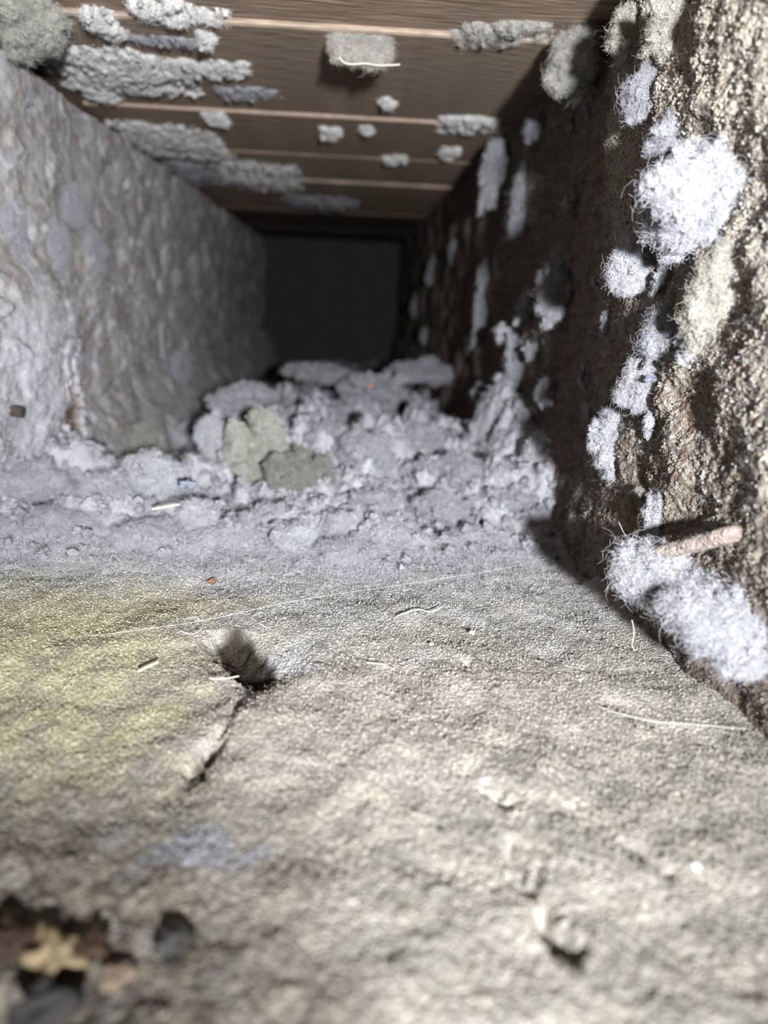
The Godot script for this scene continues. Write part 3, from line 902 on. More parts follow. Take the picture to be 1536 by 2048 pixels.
func rows() -> Array:
	return [
	["lint_clump", "brightest large ragged white clump on the right wall with a hair loop", "", Vector3(0.0842, 0.1161, -0.1890), Vector3(0.0130, 0.0152, 0.0130), 28.0, WHITE, 1.40, 0.52],
	["lint_clump", "smooth teardrop of pale grey lint hanging under the brightest white clump", "", Vector3(0.0836, 0.1029, -0.2217), Vector3(0.0067, 0.0096, 0.0067), 18.0, PALE, 0.70, 0.12],
	["lint_clump", "cream clump hanging down the right wall below the brightest white clump", "", Vector3(0.0895, 0.0946, -0.1814), Vector3(0.0054, 0.0128, 0.0054), 10.0, CREAM, 1.10, 0.35],
	["lint_clump", "lacy pale clump in the upper corner of the right wall beside the last plank end", "", Vector3(0.0864, 0.1717, -0.2528), Vector3(0.0068, 0.0077, 0.0068), 34.0, CREAM, 1.50, 0.55],
	["lint_clump", "cream shaggy clump at the upper edge right of the lacy corner clump", "", Vector3(0.0855, 0.1632, -0.2203), Vector3(0.0064, 0.0075, 0.0064), 20.0, CREAM, 1.40, 0.50],
	["lint_clump", "slanting oblong grey clump below the lacy corner clump", "", Vector3(0.0833, 0.1493, -0.2273), Vector3(0.0054, 0.0104, 0.0054), 22.0, LINT, 1.00, 0.30],
	["lint_clump", "thin bright sliver of lint slanting between two oblong grey clumps", "", Vector3(0.0870, 0.1440, -0.1977), Vector3(0.0015, 0.0064, 0.0015), 24.0, WHITE, 0.60, 0.30],
	["lint_clump", "grey fibrous clump just above the brightest white clump", "", Vector3(0.0852, 0.1342, -0.2092), Vector3(0.0055, 0.0079, 0.0055), 34.0, LINT, 1.20, 0.35],
	["lint_clump", "small grey tuft tucked behind the pale teardrop of lint", "", Vector3(0.0893, 0.0988, -0.2124), Vector3(0.0028, 0.0059, 0.0028), 10.0, LINT, 0.90, 0.30],
	["lint_clump", "stringy grey clump with drawn-out white strands below the teardrop", "", Vector3(0.0877, 0.0840, -0.2034), Vector3(0.0061, 0.0083, 0.0061), 24.0, LINT, 1.60, 0.40],
	["lint_clump", "long pale clump with a blue speck below the stringy strands", "", Vector3(0.0873, 0.0700, -0.2125), Vector3(0.0062, 0.0114, 0.0062), 22.0, PALE, 1.10, 0.35],
	["lint_clump", "small white tuft below the cream clump on bare brown wood", "", Vector3(0.0896, 0.0817, -0.1885), Vector3(0.0044, 0.0039, 0.0044), -38.0, WHITE, 1.20, 0.40],
	["lint_clump", "ragged white clump low on the right wall with pointed lower end", "", Vector3(0.0874, 0.0487, -0.2311), Vector3(0.0052, 0.0117, 0.0052), -8.0, WHITE, 1.20, 0.50],
	["lint_clump", "small grey tuft right of the ragged pointed clump", "", Vector3(0.0896, 0.0584, -0.2074), Vector3(0.0026, 0.0050, 0.0026), -5.0, PALE, 1.00, 0.40],
	["lint_clump", "upright pale clump standing on the lint-covered twig", "", Vector3(0.0898, 0.0325, -0.1928), Vector3(0.0037, 0.0104, 0.0037), -6.0, PALE, 1.10, 0.30],
	["lint_clump", "little yellowish tuft beside the upright pale clump above the twig", "", Vector3(0.0898, 0.0377, -0.2060), Vector3(0.0024, 0.0024, 0.0024), 0.0, TAN, 1.00, 0.40],
	["lint_clump", "grey clump like a flame on the dark middle of the right wall", "", Vector3(0.0915, 0.0974, -0.3276), Vector3(0.0069, 0.0161, 0.0069), 6.0, GREY, 0.80, 0.40],
	["lint_clump", "slanting pale grey tuft on the far right wall above a jutting knob", "", Vector3(0.0940, 0.0890, -0.3903), Vector3(0.0047, 0.0104, 0.0047), 24.0, PALE, 0.80, 0.40],
	["lint_clump", "jutting knob of pale lint on the edge of the far right wall", "", Vector3(0.0900, 0.0743, -0.4200), Vector3(0.0062, 0.0051, 0.0062), -10.0, PALE, 0.80, 0.40],
	["lint_clump", "long upright strand of grey lint running down to the floor heap", "", Vector3(0.0943, 0.0495, -0.4036), Vector3(0.0044, 0.0262, 0.0044), -2.0, GREY, 0.80, 0.50],
	["lint_clump", "round grey knob beside the long upright strand", "", Vector3(0.0952, 0.0677, -0.3751), Vector3(0.0041, 0.0051, 0.0041), 0.0, GREY, 0.80, 0.40],
	["lint_clump", "hooked grey clump above the dusty foot of the right wall", "", Vector3(0.0939, 0.0512, -0.3356), Vector3(0.0051, 0.0083, 0.0051), -16.0, GREY, 0.80, 0.40],
	["lint_clump", "tall thin ridge of grey lint in front of the dark slot in the right wall", "", Vector3(0.0938, 0.0880, -0.5201), Vector3(0.0045, 0.0317, 0.0045), 3.0, GREY, 0.70, 0.50],
	["lint_clump", "grey bulge below the tall thin ridge near the floor heap", "", Vector3(0.0915, 0.0295, -0.4811), Vector3(0.0056, 0.0165, 0.0056), 6.0, GREY, 0.70, 0.40],
	["lint_clump", "broad soft grey flake under the far end of the ceiling", "", Vector3(0.0915, 0.1685, -0.4975), Vector3(0.0082, 0.0252, 0.0082), 8.0, GREY, 0.60, 0.40],
	["lint_clump", "long soft grey flake beside the broad one under the ceiling", "", Vector3(0.0946, 0.1453, -0.4242), Vector3(0.0049, 0.0239, 0.0049), 10.0, GREY, 0.60, 0.40],
	["lint_clump", "faint grey flake below the ceiling dust at the plank ends", "", Vector3(0.0949, 0.1774, -0.4131), Vector3(0.0046, 0.0088, 0.0046), 0.0, GREY, 0.60, 0.40],
	["lint_clump", "dim grey tuft alone in the dark middle of the right wall", "", Vector3(0.0959, 0.1330, -0.3289), Vector3(0.0046, 0.0080, 0.0046), 8.0, DIM, 1.00, 0.40],
	["lint_clump", "small bright tuft left of the pale teardrop", "", Vector3(0.0952, 0.0989, -0.2839), Vector3(0.0028, 0.0034, 0.0028), -30.0, PALE, 0.90, 0.40],
	["lint_clump", "narrow grey tuft below the small bright tuft", "", Vector3(0.0898, 0.0859, -0.2538), Vector3(0.0020, 0.0058, 0.0020), 6.0, GREY, 0.90, 0.40],
	["lint_clump", "two-lobed pale tuft in the dark above the ragged pointed clump", "", Vector3(0.0968, 0.0625, -0.2942), Vector3(0.0028, 0.0057, 0.0028), -18.0, PALE, 0.90, 0.60],
	["lint_clump", "small pale knob touching the top of the ragged pointed clump", "", Vector3(0.0936, 0.0520, -0.2729), Vector3(0.0028, 0.0027, 0.0028), 0.0, PALE, 0.90, 0.50],
	["lint_clump", "short hanging tuft under the round clump at the ceiling", "", Vector3(0.0973, 0.1674, -0.3299), Vector3(0.0023, 0.0051, 0.0023), 4.0, GREY, 0.90, 0.40],
	["lint_clump", "tiny tuft with a curled thread below the round ceiling clump", "", Vector3(0.0977, 0.1665, -0.3530), Vector3(0.0020, 0.0049, 0.0020), -8.0, GREY, 1.00, 0.40],
	["lint_clump", "small pale puff in the dark left of the grey fibrous clump", "", Vector3(0.0977, 0.1533, -0.3028), Vector3(0.0029, 0.0030, 0.0029), -5.0, GREY, 1.10, 0.40],
	["lint_fleck", "longest of the pale flecks far down the dark right wall", "far flecks on the right wall", Vector3(0.0947, 0.1191, -0.8513), Vector3(0.0044, 0.0156, 0.0044), 5.0, DIM, 0.40, 0.40],
	["lint_fleck", "farthest pale fleck, next to the black end of the duct", "far flecks on the right wall", Vector3(0.0936, 0.0812, -1.0103), Vector3(0.0053, 0.0147, 0.0053), 5.0, DIM, 0.40, 0.40],
	["lint_fleck", "lowest pale fleck far down the dark right wall, above the heap", "far flecks on the right wall", Vector3(0.0944, 0.0498, -0.8844), Vector3(0.0047, 0.0106, 0.0047), 5.0, DIM, 0.40, 0.40],
	["lint_fleck", "topmost faint fleck far down the dark right wall", "far flecks on the right wall", Vector3(0.0964, 0.1342, -0.7005), Vector3(0.0032, 0.0118, 0.0032), 5.0, DIM, 0.40, 0.40],
	["lint_roll", "grey fuzzy roll of lint wrapped under the twig, its blunt end pointing into the duct", "", Vector3(0.0832, 0.0227, -0.1705), Vector3(0.0149, 0.0082, 0.0149), 12.0, PALE, 2.00, 0.28],
	["lint_clump", "bright white lint heap at the foot of the right wall under the fuzzy roll", "", Vector3(0.0879, 0.0212, -0.1495), Vector3(0.0149, 0.0080, 0.0149), 14.0, WHITE, 1.80, 0.30],
	["lint_clump", "round beige clump hanging from the plank end at the right of the ceiling", "", Vector3(0.0871, 0.1805, -0.3186), Vector3(0.0109, 0.0125, 0.0109), 12.0, BEIGE, 1.00, 0.22],
	["lint_clump", "yellowish shaggy clump in the upper left corner of the ceiling", "", Vector3(-0.1297, 0.1888, -0.3405), Vector3(0.0169, 0.0123, 0.0197), -15.0, TAN, 1.80, 0.40],
	["lint_clump", "tall yellowish clump with a pointed tip in the middle of the floor heap", "", Vector3(-0.0386, 0.0142, -0.3570), Vector3(0.0163, 0.0227, 0.0130), -8.0, TAN, 1.00, 0.45],
	["lint_clump", "fluffy white clump leaning on the left of the tall yellowish clump", "", Vector3(-0.0660, 0.0141, -0.3789), Vector3(0.0104, 0.0135, 0.0104), 0.0, PALE, 0.90, 0.40],
	["lint_clump", "brownish dome of matted lint right of the tall yellowish clump", "", Vector3(-0.0195, 0.0094, -0.3272), Vector3(0.0151, 0.0142, 0.0151), 12.0, DUN, 1.20, 0.36],
	["lint_clump", "small yellowish peak on top of the tall yellowish clump", "", Vector3(-0.0433, 0.0274, -0.3709), Vector3(0.0038, 0.0076, 0.0038), 14.0, CREAM, 1.00, 0.45],
	["lint_clump", "pale clump with a blue smudge beside the dark hollow", "", Vector3(-0.0808, 0.0089, -0.3152), Vector3(0.0171, 0.0109, 0.0171), 0.0, PALE, 1.00, 0.35],
	["lint_clump", "small dun clump at the foot of the left wall behind the blue-smudged clump", "", Vector3(-0.1099, 0.0070, -0.4093), Vector3(0.0106, 0.0112, 0.0106), 0.0, DUN, 0.80, 0.30],
	["lint_clump", "soft grey clump behind the tip of the tall yellowish clump", "", Vector3(-0.0609, 0.0248, -0.4637), Vector3(0.0226, 0.0107, 0.0226), 0.0, GREY, 0.60, 0.35],
	["lint_clump", "broad grey clump with yellow specks at the back of the heap", "", Vector3(0.0268, 0.0248, -0.5261), Vector3(0.0340, 0.0150, 0.0340), 0.0, GREY, 0.60, 0.45],
	["lint_clump", "large smooth grey lump in the right half of the heap", "", Vector3(0.0129, 0.0173, -0.3503), Vector3(0.0141, 0.0117, 0.0141), 0.0, LINT, 0.60, 0.25],
	["lint_clump", "grey lump wedged between the brownish dome and the large smooth lump", "", Vector3(-0.0059, 0.0190, -0.3773), Vector3(0.0120, 0.0089, 0.0120), 0.0, GREY, 0.60, 0.40],
	["lint_clump", "low grey lump right of the large smooth lump", "", Vector3(0.0450, 0.0178, -0.4002), Vector3(0.0161, 0.0083, 0.0161), 0.0, LINT, 0.60, 0.40],
	["lint_clump", "far grey lump on the skyline of the heap, left of the dark opening's foot", "", Vector3(-0.0185, 0.0280, -0.5993), Vector3(0.0323, 0.0089, 0.0323), 0.0, GREY, 0.40, 0.35],
	["lint_clump", "far pale mound on the skyline against the right wall", "", Vector3(0.0690, 0.0291, -0.6414), Vector3(0.0304, 0.0113, 0.0304), 0.0, GREY, 0.40, 0.30],
	["lint_clump", "wide flat pale lump before the dark slot in the right wall", "", Vector3(0.0613, 0.0108, -0.3415), Vector3(0.0174, 0.0106, 0.0174), 0.0, LINT, 0.80, 0.35],
	["lint_clump", "steep dusty bank climbing the foot of the right wall", "", Vector3(0.1036, 0.0123, -0.3877), Vector3(0.0153, 0.0229, 0.0122), 8.0, LINT, 0.70, 0.22],
	["lint_clump", "fluffy lump before the foot of the brownish dome", "", Vector3(-0.0170, 0.0038, -0.2572), Vector3(0.0077, 0.0063, 0.0077), 0.0, PALE, 1.30, 0.40],
	["lint_clump", "fluffy lump left of the dark notch under the tall yellowish clump", "", Vector3(-0.0549, 0.0037, -0.2798), Vector3(0.0103, 0.0059, 0.0103), 0.0, PALE, 1.30, 0.40],
	["lint_clump", "ragged grey lump in the left front of the heap", "", Vector3(-0.0983, 0.0075, -0.2989), Vector3(0.0145, 0.0079, 0.0145), 0.0, LINT, 1.30, 0.40],
	["lint_clump", "low fuzzy lump against the left wall at the edge of the heap", "", Vector3(-0.1298, 0.0094, -0.3049), Vector3(0.0159, 0.0076, 0.0159), 0.0, LINT, 1.20, 0.35],
	["lint_clump", "grey lump in the front row below the wide flat pale lump", "", Vector3(0.0430, 0.0049, -0.2992), Vector3(0.0128, 0.0064, 0.0128), 0.0, LINT, 0.90, 0.40],
	["lint_clump", "knobbly lump in front of the large smooth grey lump", "", Vector3(0.0171, 0.0057, -0.2978), Vector3(0.0110, 0.0059, 0.0110), 0.0, LINT, 1.00, 0.45],
	["lint_clump", "small white-topped lump right of the brownish dome", "", Vector3(0.0024, 0.0035, -0.2753), Vector3(0.0083, 0.0055, 0.0083), 0.0, PALE, 1.10, 0.45],
	["lint_clump", "tiny lump beside the foot of the steep dusty bank", "", Vector3(0.0727, 0.0048, -0.3064), Vector3(0.0110, 0.0062, 0.0110), 0.0, LINT, 0.90, 0.35],
	["lint_clump", "front-row lump nearest the smooth sandy dust", "", Vector3(0.0043, 0.0001, -0.2499), Vector3(0.0120, 0.0047, 0.0120), 0.0, LINT, 1.20, 0.35],
	["lint_clump", "shaggy front-row lump below the blue-smudged clump", "", Vector3(-0.0695, 0.0015, -0.2603), Vector3(0.0137, 0.0055, 0.0137), 0.0, LINT, 1.40, 0.35],
	["lint_clump", "fuzzy knob in front of the brownish dome's left side", "", Vector3(-0.0355, 0.0034, -0.2661), Vector3(0.0083, 0.0053, 0.0083), 0.0, LINT, 1.30, 0.40],
	["lint_clump", "front-row lump with fine white fibres at the left of the heap", "", Vector3(-0.1081, 0.0016, -0.2721), Vector3(0.0145, 0.0057, 0.0145), 0.0, LINT, 1.40, 0.35],
	["lint_pad", "large pale fuzzy clump at the edge of the left wall, above the splinter", "", Vector3(-0.1474, 0.0539, -0.3425), Vector3(0.0044, 0.0266, 0.0189), 0.0, LINT, 0.90, 0.16],
	["lint_pad", "round pale lint pad on the left wall above the large edge clump", "", Vector3(-0.1477, 0.1086, -0.4027), Vector3(0.0043, 0.0132, 0.0183), 0.0, LINT, 0.90, 0.16],
	["lint_pad", "oval grey lint pad on the left wall right of the round pale pad", "", Vector3(-0.1473, 0.1039, -0.4582), Vector3(0.0045, 0.0169, 0.0192), 0.0, GREY, 0.90, 0.16],
	["lint_pad", "pale lint pad cut off by the left edge, halfway up the left wall", "", Vector3(-0.1494, 0.1142, -0.3584), Vector3(0.0033, 0.0148, 0.0141), 0.0, LINT, 0.90, 0.16],
	["lint_pad", "grey lint pad above the oval one on the left wall", "", Vector3(-0.1478, 0.1300, -0.4365), Vector3(0.0042, 0.0120, 0.0180), 0.0, GREY, 0.90, 0.16],
	["lint_pad", "pale puff of lint at the foot of the left wall beside the splinter", "", Vector3(-0.1485, 0.0209, -0.3484), Vector3(0.0038, 0.0099, 0.0162), 0.0, LINT, 0.90, 0.16],
	["lint_pad", "small bright blister of lint halfway along the left wall", "", Vector3(-0.1514, 0.0825, -0.5796), Vector3(0.0021, 0.0097, 0.0090), 0.0, GREY, 0.90, 0.16],
	["lint_pad", "soft round blister of lint high on the far left wall", "", Vector3(-0.1480, 0.1079, -0.7541), Vector3(0.0041, 0.0145, 0.0174), 0.0, GREY, 0.90, 0.16],
	["lint_pad", "soft round blister below the high one on the far left wall", "", Vector3(-0.1496, 0.0774, -0.7698), Vector3(0.0032, 0.0120, 0.0135), 0.0, GREY, 0.90, 0.16],
	["lint_pad", "broad soft grey bulge at the foot of the far left wall", "", Vector3(-0.1419, 0.0241, -0.6554), Vector3(0.0076, 0.0174, 0.0327), 0.0, GREY, 0.90, 0.16],
	]

func ceiling_dust() -> void:
	mat("broad white lint mat spread along the second ceiling board near the left wall", "", Vector3(-0.1164, 0.1923, -0.4148), Vector3(0.0420, 0, 0.0000), Vector3(0, 0, 0.0414), Vector3(0, -1, 0), 0.0021, ASH, 0.35, 0.70)
	mat("narrow tail of white lint trailing right from the broad white mat on the ceiling", "", Vector3(-0.0674, 0.1923, -0.4003), Vector3(0.0216, 0, 0.0000), Vector3(0, 0, 0.0150), Vector3(0, -1, 0), 0.0014, ASH, 0.40, 0.80)
	mat("thick white lint pad hanging below the broad white mat on the ceiling", "", Vector3(-0.1388, 0.1923, -0.4545), Vector3(0.0109, 0, 0.0000), Vector3(0, 0, 0.0239), Vector3(0, -1, 0), 0.0028, ASH, 0.40, 0.40)
	mat("lacy lint tuft on the nearest ceiling seam left of the middle", "", Vector3(-0.1009, 0.1945, -0.3505), Vector3(0.0070, 0, 0.0000), Vector3(0, 0, 0.0157), Vector3(0, -1, 0), 0.0035, ASH, 0.80, 0.70)
	mat("ragged lint fringe at the upper edge, hanging left of the folded felt flap", "", Vector3(-0.0726, 0.1945, -0.3313), Vector3(0.0140, 0, 0.0000), Vector3(0, 0, 0.0118), Vector3(0, -1, 0), 0.0028, ASH, 0.80, 0.80)
	mat("fine lint strands at the upper edge beside the ragged fringe", "", Vector3(-0.0551, 0.1945, -0.3355), Vector3(0.0079, 0, 0.0000), Vector3(0, 0, 0.0077), Vector3(0, -1, 0), 0.0017, ASH, 0.90, 0.90)
	mat("long tapering beige dust strip on the nearest ceiling seam leading to the round hanging clump", "", Vector3(0.0612, 0.1945, -0.3326), Vector3(0.0240, 0, 0.0048), Vector3(0, 0, 0.0122), Vector3(0, -1, 0), 0.0024, BEIGE, 0.50, 0.50)
	mat("small white spot of lint on the second ceiling seam left of the middle", "", Vector3(-0.0811, 0.1905, -0.4991), Vector3(0.0085, 0, 0.0000), Vector3(0, 0, 0.0191), Vector3(0, -1, 0), 0.0021, ASH, 0.40, 0.30)
	mat("small white spot of lint below the second ceiling seam near the middle", "", Vector3(-0.0117, 0.1905, -0.5200), Vector3(0.0077, 0, 0.0000), Vector3(0, 0, 0.0180), Vector3(0, -1, 0), 0.0017, ASH, 0.40, 0.40)
	mat("tiny lint spot right of the middle spot on the ceiling", "", Vector3(0.0113, 0.1905, -0.5051), Vector3(0.0050, 0, 0.0000), Vector3(0, 0, 0.0113), Vector3(0, -1, 0), 0.0014, ASH, 0.40, 0.50)
	mat("white chip of lint on the lit brown ceiling board right of the middle", "", Vector3(0.0203, 0.1923, -0.4446), Vector3(0.0049, 0, 0.0000), Vector3(0, 0, 0.0116), Vector3(0, -1, 0), 0.0017, ASH, 0.40, 0.40)
	mat("pale dust strip along the second ceiling seam at its right end", "", Vector3(0.0718, 0.1923, -0.4818), Vector3(0.0227, 0, 0.0023), Vector3(0, 0, 0.0203), Vector3(0, -1, 0), 0.0021, ASH, 0.30, 0.50)
	mat("grey spot of dust under the right end of the ceiling", "", Vector3(0.0706, 0.1905, -0.5636), Vector3(0.0085, 0, 0.0000), Vector3(0, 0, 0.0216), Vector3(0, -1, 0), 0.0021, ASH, 0.30, 0.40)
	mat("grey spot of dust at the middle of the third ceiling board", "", Vector3(0.0349, 0.1905, -0.6021), Vector3(0.0105, 0, 0.0000), Vector3(0, 0, 0.0247), Vector3(0, -1, 0), 0.0021, ASH, 0.30, 0.50)
	mat("wide grey dust mat over the left of the third ceiling board", "", Vector3(-0.1300, 0.1905, -0.5782), Vector3(0.0460, 0, 0.0000), Vector3(0, 0, 0.0638), Vector3(0, -1, 0), 0.0024, ASH, 0.30, 0.80)
	mat("fluffy grey dust mat beside the lit strip deep in the ceiling", "", Vector3(-0.0788, 0.1899, -0.7186), Vector3(0.0426, 0, 0.0000), Vector3(0, 0, 0.0842), Vector3(0, -1, 0), 0.0035, ASH, 0.30, 0.80)
	mat("grey dust mat in the far left corner of the ceiling", "", Vector3(-0.1457, 0.1899, -0.7217), Vector3(0.0358, 0, 0.0000), Vector3(0, 0, 0.0660), Vector3(0, -1, 0), 0.0028, GREY, 0.30, 0.80)
	mat("dim dust band across the darkest ceiling board", "", Vector3(-0.0301, 0.1888, -0.8687), Vector3(0.0494, 0, 0.0000), Vector3(0, 0, 0.0629), Vector3(0, -1, 0), 0.0035, GREY, 0.20, 0.60)
	mat("thin scatter of dust on the nearest ceiling board below the first seam", "", Vector3(-0.0801, 0.1923, -0.3635), Vector3(0.0172, 0, 0.0000), Vector3(0, 0, 0.0054), Vector3(0, -1, 0), 0.0007, GREY, 0.30, 0.90)
	mat("faint dust scatter under the tail of the broad white mat", "", Vector3(-0.0536, 0.1923, -0.4421), Vector3(0.0187, 0, 0.0000), Vector3(0, 0, 0.0124), Vector3(0, -1, 0), 0.0010, GREY, 0.40, 0.90)
	mat("small dangling tuft on the first ceiling seam right of the lacy tuft", "", Vector3(-0.0609, 0.1923, -0.3547), Vector3(0.0034, 0, 0.0000), Vector3(0, 0, 0.0077), Vector3(0, -1, 0), 0.0028, ASH, 0.80, 0.60)
	mat("dusty crust under the shaggy corner clump at the upper left", "", Vector3(-0.1481, 0.1923, -0.3978), Vector3(0.0164, 0, 0.0000), Vector3(0, 0, 0.0178), Vector3(0, -1, 0), 0.0021, BEIGE, 0.60, 0.70)

func odds_and_ends() -> void:
	lint("felt_flap", "folded beige felt flap with a small hole hanging from the nearest ceiling seam", "", Vector3(0.0038, 0.1926, -0.3431), Vector3(0.0119, 0.0094, 0.0024), 4.0, BEIGE, 1.3, 0.25, false, 7.0)
	lint("felt_scrap", "pale pointed felt scrap at the right edge of the folded flap", "", Vector3(0.0182, 0.1993, -0.3483), Vector3(0.0041, 0.0037, 0.0018), 40.0, PALE, 0.8, 0.3)
	hair("wavy beige lint string drooping under the folded felt flap", [Vector3(-0.0059, 0.1856, -0.3417), Vector3(-0.0037, 0.1824, -0.3406), Vector3(-0.0004, 0.1813, -0.3400), Vector3(0.0057, 0.1818, -0.3398), Vector3(0.0119, 0.1813, -0.3392), Vector3(0.0200, 0.1820, -0.3389)], 0.00040, M.string_beige, "lint_string", "lint", "")
	hair("dark hair bent in an open arc on the near sandy floor", [Vector3(0.0462, 0.0012, -0.1321), Vector3(0.0478, 0.0012, -0.1249), Vector3(0.0510, 0.0012, -0.1222), Vector3(0.0555, 0.0012, -0.1221), Vector3(0.0604, 0.0012, -0.1250), Vector3(0.0633, 0.0012, -0.1276)], 0.00009, M.dark_hair, "hair", "hair", "")
	hair("long pale hair lying across the sandy floor towards the right wall", [Vector3(0.0610, 0.0012, -0.1473), Vector3(0.0661, 0.0012, -0.1436), Vector3(0.0721, 0.0012, -0.1411), Vector3(0.0819, 0.0012, -0.1398), Vector3(0.0915, 0.0012, -0.1384)], 0.00007, M.pale_hair, "hair", "hair", "")
	hair("short dark hair on the grey dust in front of the heap", [Vector3(0.0383, 0.0012, -0.1998), Vector3(0.0454, 0.0012, -0.2016), Vector3(0.0515, 0.0012, -0.2052), Vector3(0.0543, 0.0012, -0.2073)], 0.00009, M.dark_hair, "hair", "hair", "")
	hair("fine curved hair on the smooth dust left of the fuzzy roll", [Vector3(0.0586, 0.0012, -0.2122), Vector3(0.0637, 0.0012, -0.2133), Vector3(0.0693, 0.0012, -0.2177), Vector3(0.0752, 0.0012, -0.2268)], 0.00007, M.dark_hair, "hair", "hair", "")
	hair("coarse white thread ruffled along the floor at the middle", [Vector3(0.0176, 0.0018, -0.1941), Vector3(0.0207, 0.0018, -0.1970), Vector3(0.0246, 0.0018, -0.1990), Vector3(0.0277, 0.0018, -0.1973), Vector3(0.0315, 0.0018, -0.2011)], 0.00022, M.pale_hair, "thread", "thread", "")
	hair("loop of pale curled thread on the floor left of the pit", [Vector3(-0.0418, 0.0020, -0.1816), Vector3(-0.0382, 0.0020, -0.1799), Vector3(-0.0363, 0.0020, -0.1842), Vector3(-0.0382, 0.0020, -0.1893), Vector3(-0.0414, 0.0020, -0.1898), Vector3(-0.0415, 0.0020, -0.1853)], 0.00009, M.pale_hair, "thread", "thread", "")
	hair("curly pale thread at the upper rim of the pit in the floor", [Vector3(-0.0238, 0.0020, -0.1919), Vector3(-0.0212, 0.0020, -0.1944), Vector3(-0.0197, 0.0020, -0.1894), Vector3(-0.0214, 0.0020, -0.1874), Vector3(-0.0180, 0.0020, -0.1837)], 0.00009, M.pale_hair, "thread", "thread", "")
	hair("straw splinter lying on the yellowish dust left of the pit", [Vector3(-0.0472, 0.0012, -0.1610), Vector3(-0.0456, 0.0012, -0.1633), Vector3(-0.0438, 0.0012, -0.1657)], 0.00035, M.straw, "straw", "straw", "")
	hair("thin straw splinter on the floor below the pit", [Vector3(-0.0297, 0.0012, -0.1579), Vector3(-0.0268, 0.0012, -0.1577), Vector3(-0.0231, 0.0012, -0.1592)], 0.00016, M.straw, "straw", "straw", "")
	hair("thin straw splinter on the floor right of the pit", [Vector3(0.0081, 0.0012, -0.1669), Vector3(0.0106, 0.0012, -0.1664), Vector3(0.0128, 0.0012, -0.1660)], 0.00016, M.straw, "straw", "straw", "")
	hair("yellow straw under the blue-smudged clump", [Vector3(-0.0701, 0.0101, -0.2682), Vector3(-0.0655, 0.0111, -0.2681), Vector3(-0.0602, 0.0122, -0.2681)], 0.00040, M.straw, "straw", "straw", "")
	hair("pale hair looping from the left tip of the brightest white clump", [Vector3(0.0855, 0.1201, -0.2226), Vector3(0.0835, 0.1166, -0.2217), Vector3(0.0834, 0.1131, -0.2207), Vector3(0.0855, 0.1104, -0.2198), Vector3(0.0887, 0.1095, -0.2193), Vector3(0.0924, 0.1102, -0.2193)], 0.00008, M.pale_hair, "hair", "hair", "")
	hair("thin curl of hair inside the loop beside the brightest white clump", [Vector3(0.0889, 0.1135, -0.2226), Vector3(0.0898, 0.1113, -0.2219), Vector3(0.0921, 0.1103, -0.2214)], 0.00006, M.pale_hair, "hair", "hair", "")
	hair("bowed hair between the grey tuft and the cream clump", [Vector3(0.0926, 0.1023, -0.2191), Vector3(0.0950, 0.1004, -0.2184), Vector3(0.0979, 0.0993, -0.2178), Vector3(0.1014, 0.0987, -0.2175)], 0.00009, M.pale_hair, "hair", "hair", "")
	hair("stout pale bristle standing at the upper right edge of the right wall", [Vector3(0.0968, 0.1501, -0.1890), Vector3(0.0951, 0.1467, -0.1881), Vector3(0.0940, 0.1422, -0.1868), Vector3(0.0936, 0.1371, -0.1854)], 0.00016, M.pale_hair, "bristle", "hair", "")
	hair("dark hair lying across the bare brown patch of the right wall", [Vector3(0.0902, 0.0660, -0.1977), Vector3(0.0912, 0.0676, -0.1826), Vector3(0.0922, 0.0676, -0.1693), Vector3(0.0933, 0.0679, -0.1562)], 0.00008, M.dark_hair, "hair", "hair", "")
	hair("hair bowed over the bright white heap below the fuzzy roll", [Vector3(0.0824, 0.0246, -0.1479), Vector3(0.0874, 0.0255, -0.1478), Vector3(0.0919, 0.0275, -0.1481), Vector3(0.0931, 0.0313, -0.1491)], 0.00006, M.dark_hair, "hair", "hair", "")
	hair("thin stray hair from the fuzzy roll up to the right wall", [Vector3(0.0764, 0.0338, -0.1875), Vector3(0.0788, 0.0299, -0.1862), Vector3(0.0826, 0.0279, -0.1853), Vector3(0.0848, 0.0253, -0.1844)], 0.00006, M.pale_hair, "hair", "hair", "")
	hair("curling hair on top of the fuzzy roll by the twig", [Vector3(0.0785, 0.0295, -0.1704), Vector3(0.0800, 0.0312, -0.1708), Vector3(0.0825, 0.0313, -0.1707), Vector3(0.0840, 0.0299, -0.1702), Vector3(0.0858, 0.0312, -0.1705), Vector3(0.0878, 0.0315, -0.1704)], 0.00008, M.pale_hair, "hair", "hair", "")
	hair("curled thread hooked on the left edge of the lacy corner clump", [Vector3(0.0876, 0.1842, -0.2987), Vector3(0.0883, 0.1859, -0.2992), Vector3(0.0908, 0.1860, -0.2991), Vector3(0.0930, 0.1844, -0.2985), Vector3(0.0938, 0.1820, -0.2977), Vector3(0.0952, 0.1827, -0.2978)], 0.00010, M.pale_hair, "thread", "thread", "")
	hair("fibre hanging straight under the blunt end of the fuzzy roll", [Vector3(0.0746, 0.0145, -0.1663), Vector3(0.0752, 0.0115, -0.1653), Vector3(0.0748, 0.0084, -0.1645), Vector3(0.0756, 0.0070, -0.1640)], 0.00008, M.pale_hair, "hair", "hair", "")
	hair("slack cobweb thread sagging over the middle of the floor", [Vector3(-0.0627, 0.0040, -0.1737), Vector3(-0.0369, 0.0040, -0.1838), Vector3(-0.0108, 0.0040, -0.1993), Vector3(0.0195, 0.0040, -0.2125), Vector3(0.0545, 0.0040, -0.2286), Vector3(0.0751, 0.0040, -0.2412)], 0.00004, M.web, "cobweb_thread", "cobweb", "")
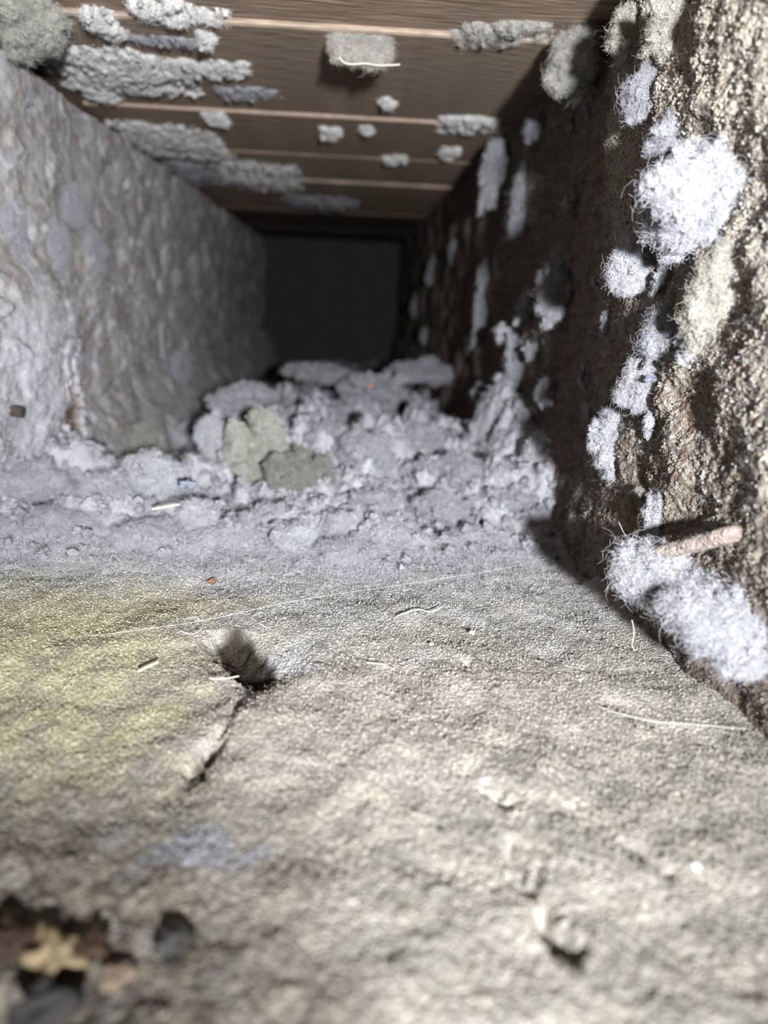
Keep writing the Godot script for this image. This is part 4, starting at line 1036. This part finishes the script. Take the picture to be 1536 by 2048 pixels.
	twig([Vector3(0.0737, 0.0269, -0.1691), Vector3(0.0798, 0.0318, -0.1676), Vector3(0.0859, 0.0372, -0.1608), Vector3(0.0908, 0.0411, -0.1562), Vector3(0.0985, 0.0417, -0.1598)])
	splinter([Vector3(-0.1486, 0.0385, -0.3128), Vector3(-0.1403, 0.0384, -0.3122), Vector3(-0.1328, 0.0379, -0.3116)], [Vector3(-0.1419, 0.0371, -0.3120), Vector3(-0.1409, 0.0304, -0.3099), Vector3(-0.1398, 0.0224, -0.3075)])
	nub("bead", "white bead on the near floor at the right", "bead", Vector3(0.0613, 0.0006, -0.0981), 0.0007, Color(0.9, 0.9, 0.95), "")
	nub("bead", "white bead at the right rim of the bright heap by the bare wood", "bead", Vector3(0.0884, 0.0215, -0.1361), 0.0007, Color(0.9, 0.9, 0.95), "")
	nub("fluff_speck", "blue speck of fluff on the long pale clump of the right wall", "fluff", Vector3(0.0854, 0.0714, -0.2019), 0.0016, Color(0.13, 0.145, 0.18), "")
	nub("fluff_speck", "blue smudge of fluff on the right end of the pale clump beside the dark hollow", "fluff", Vector3(-0.0591, 0.0172, -0.2800), 0.0030, Color(0.17, 0.183, 0.215), "")
	nub("crumb", "pinhead red nub painted for a fibre sparkle at the back of the heap", "crumb", Vector3(0.0152, 0.0434, -0.4030), 0.0011, Color(0.40, 0.12, 0.10), "")  # stands in for a coloured glint of light on a fibre
	nub("crumb", "small rust brown crumb on the grey dust before the heap", "crumb", Vector3(-0.0402, 0.0006, -0.2211), 0.0012, Color(0.16, 0.09, 0.06), "")
	nub("crumb", "pale crumb on the smooth floor right of the middle", "crumb", Vector3(0.0383, 0.0006, -0.1865), 0.0008, Color(0.8, 0.77, 0.68), "")
	nub("crumb", "tiny white crumb below the pale crumb", "crumb", Vector3(0.0257, 0.0006, -0.1789), 0.0005, Color(0.9, 0.9, 0.9), "")
	nub("debris_chip", "tan lump of debris in the blurred near left corner", "debris", Vector3(-0.0379, 0.0006, -0.0825), 0.0036, Color(0.15, 0.115, 0.07), "")
	nub("debris_chip", "pinkish tan chip right of the tan lump in the near left corner", "debris", Vector3(-0.0285, 0.0006, -0.0789), 0.0020, Color(0.12, 0.092, 0.068), "")
	nub("debris_chip", "dark brown chip at the left edge above the tan lump", "debris", Vector3(-0.0456, 0.0006, -0.0847), 0.0036, Color(0.03, 0.02, 0.015), "")
	nub("debris_chip", "dark brown chip between the tan lump and the pinkish chip", "debris", Vector3(-0.0335, 0.0006, -0.0837), 0.0022, Color(0.035, 0.023, 0.016), "")
	nub("debris_chip", "dark grey chip right of the debris in the near left corner", "debris", Vector3(-0.0222, 0.0006, -0.0844), 0.0026, Color(0.035, 0.033, 0.03), "")
	nub("debris_chip", "dark grey chip at the very bottom left", "debris", Vector3(-0.0363, 0.0006, -0.0746), 0.0034, Color(0.03, 0.028, 0.026), "")
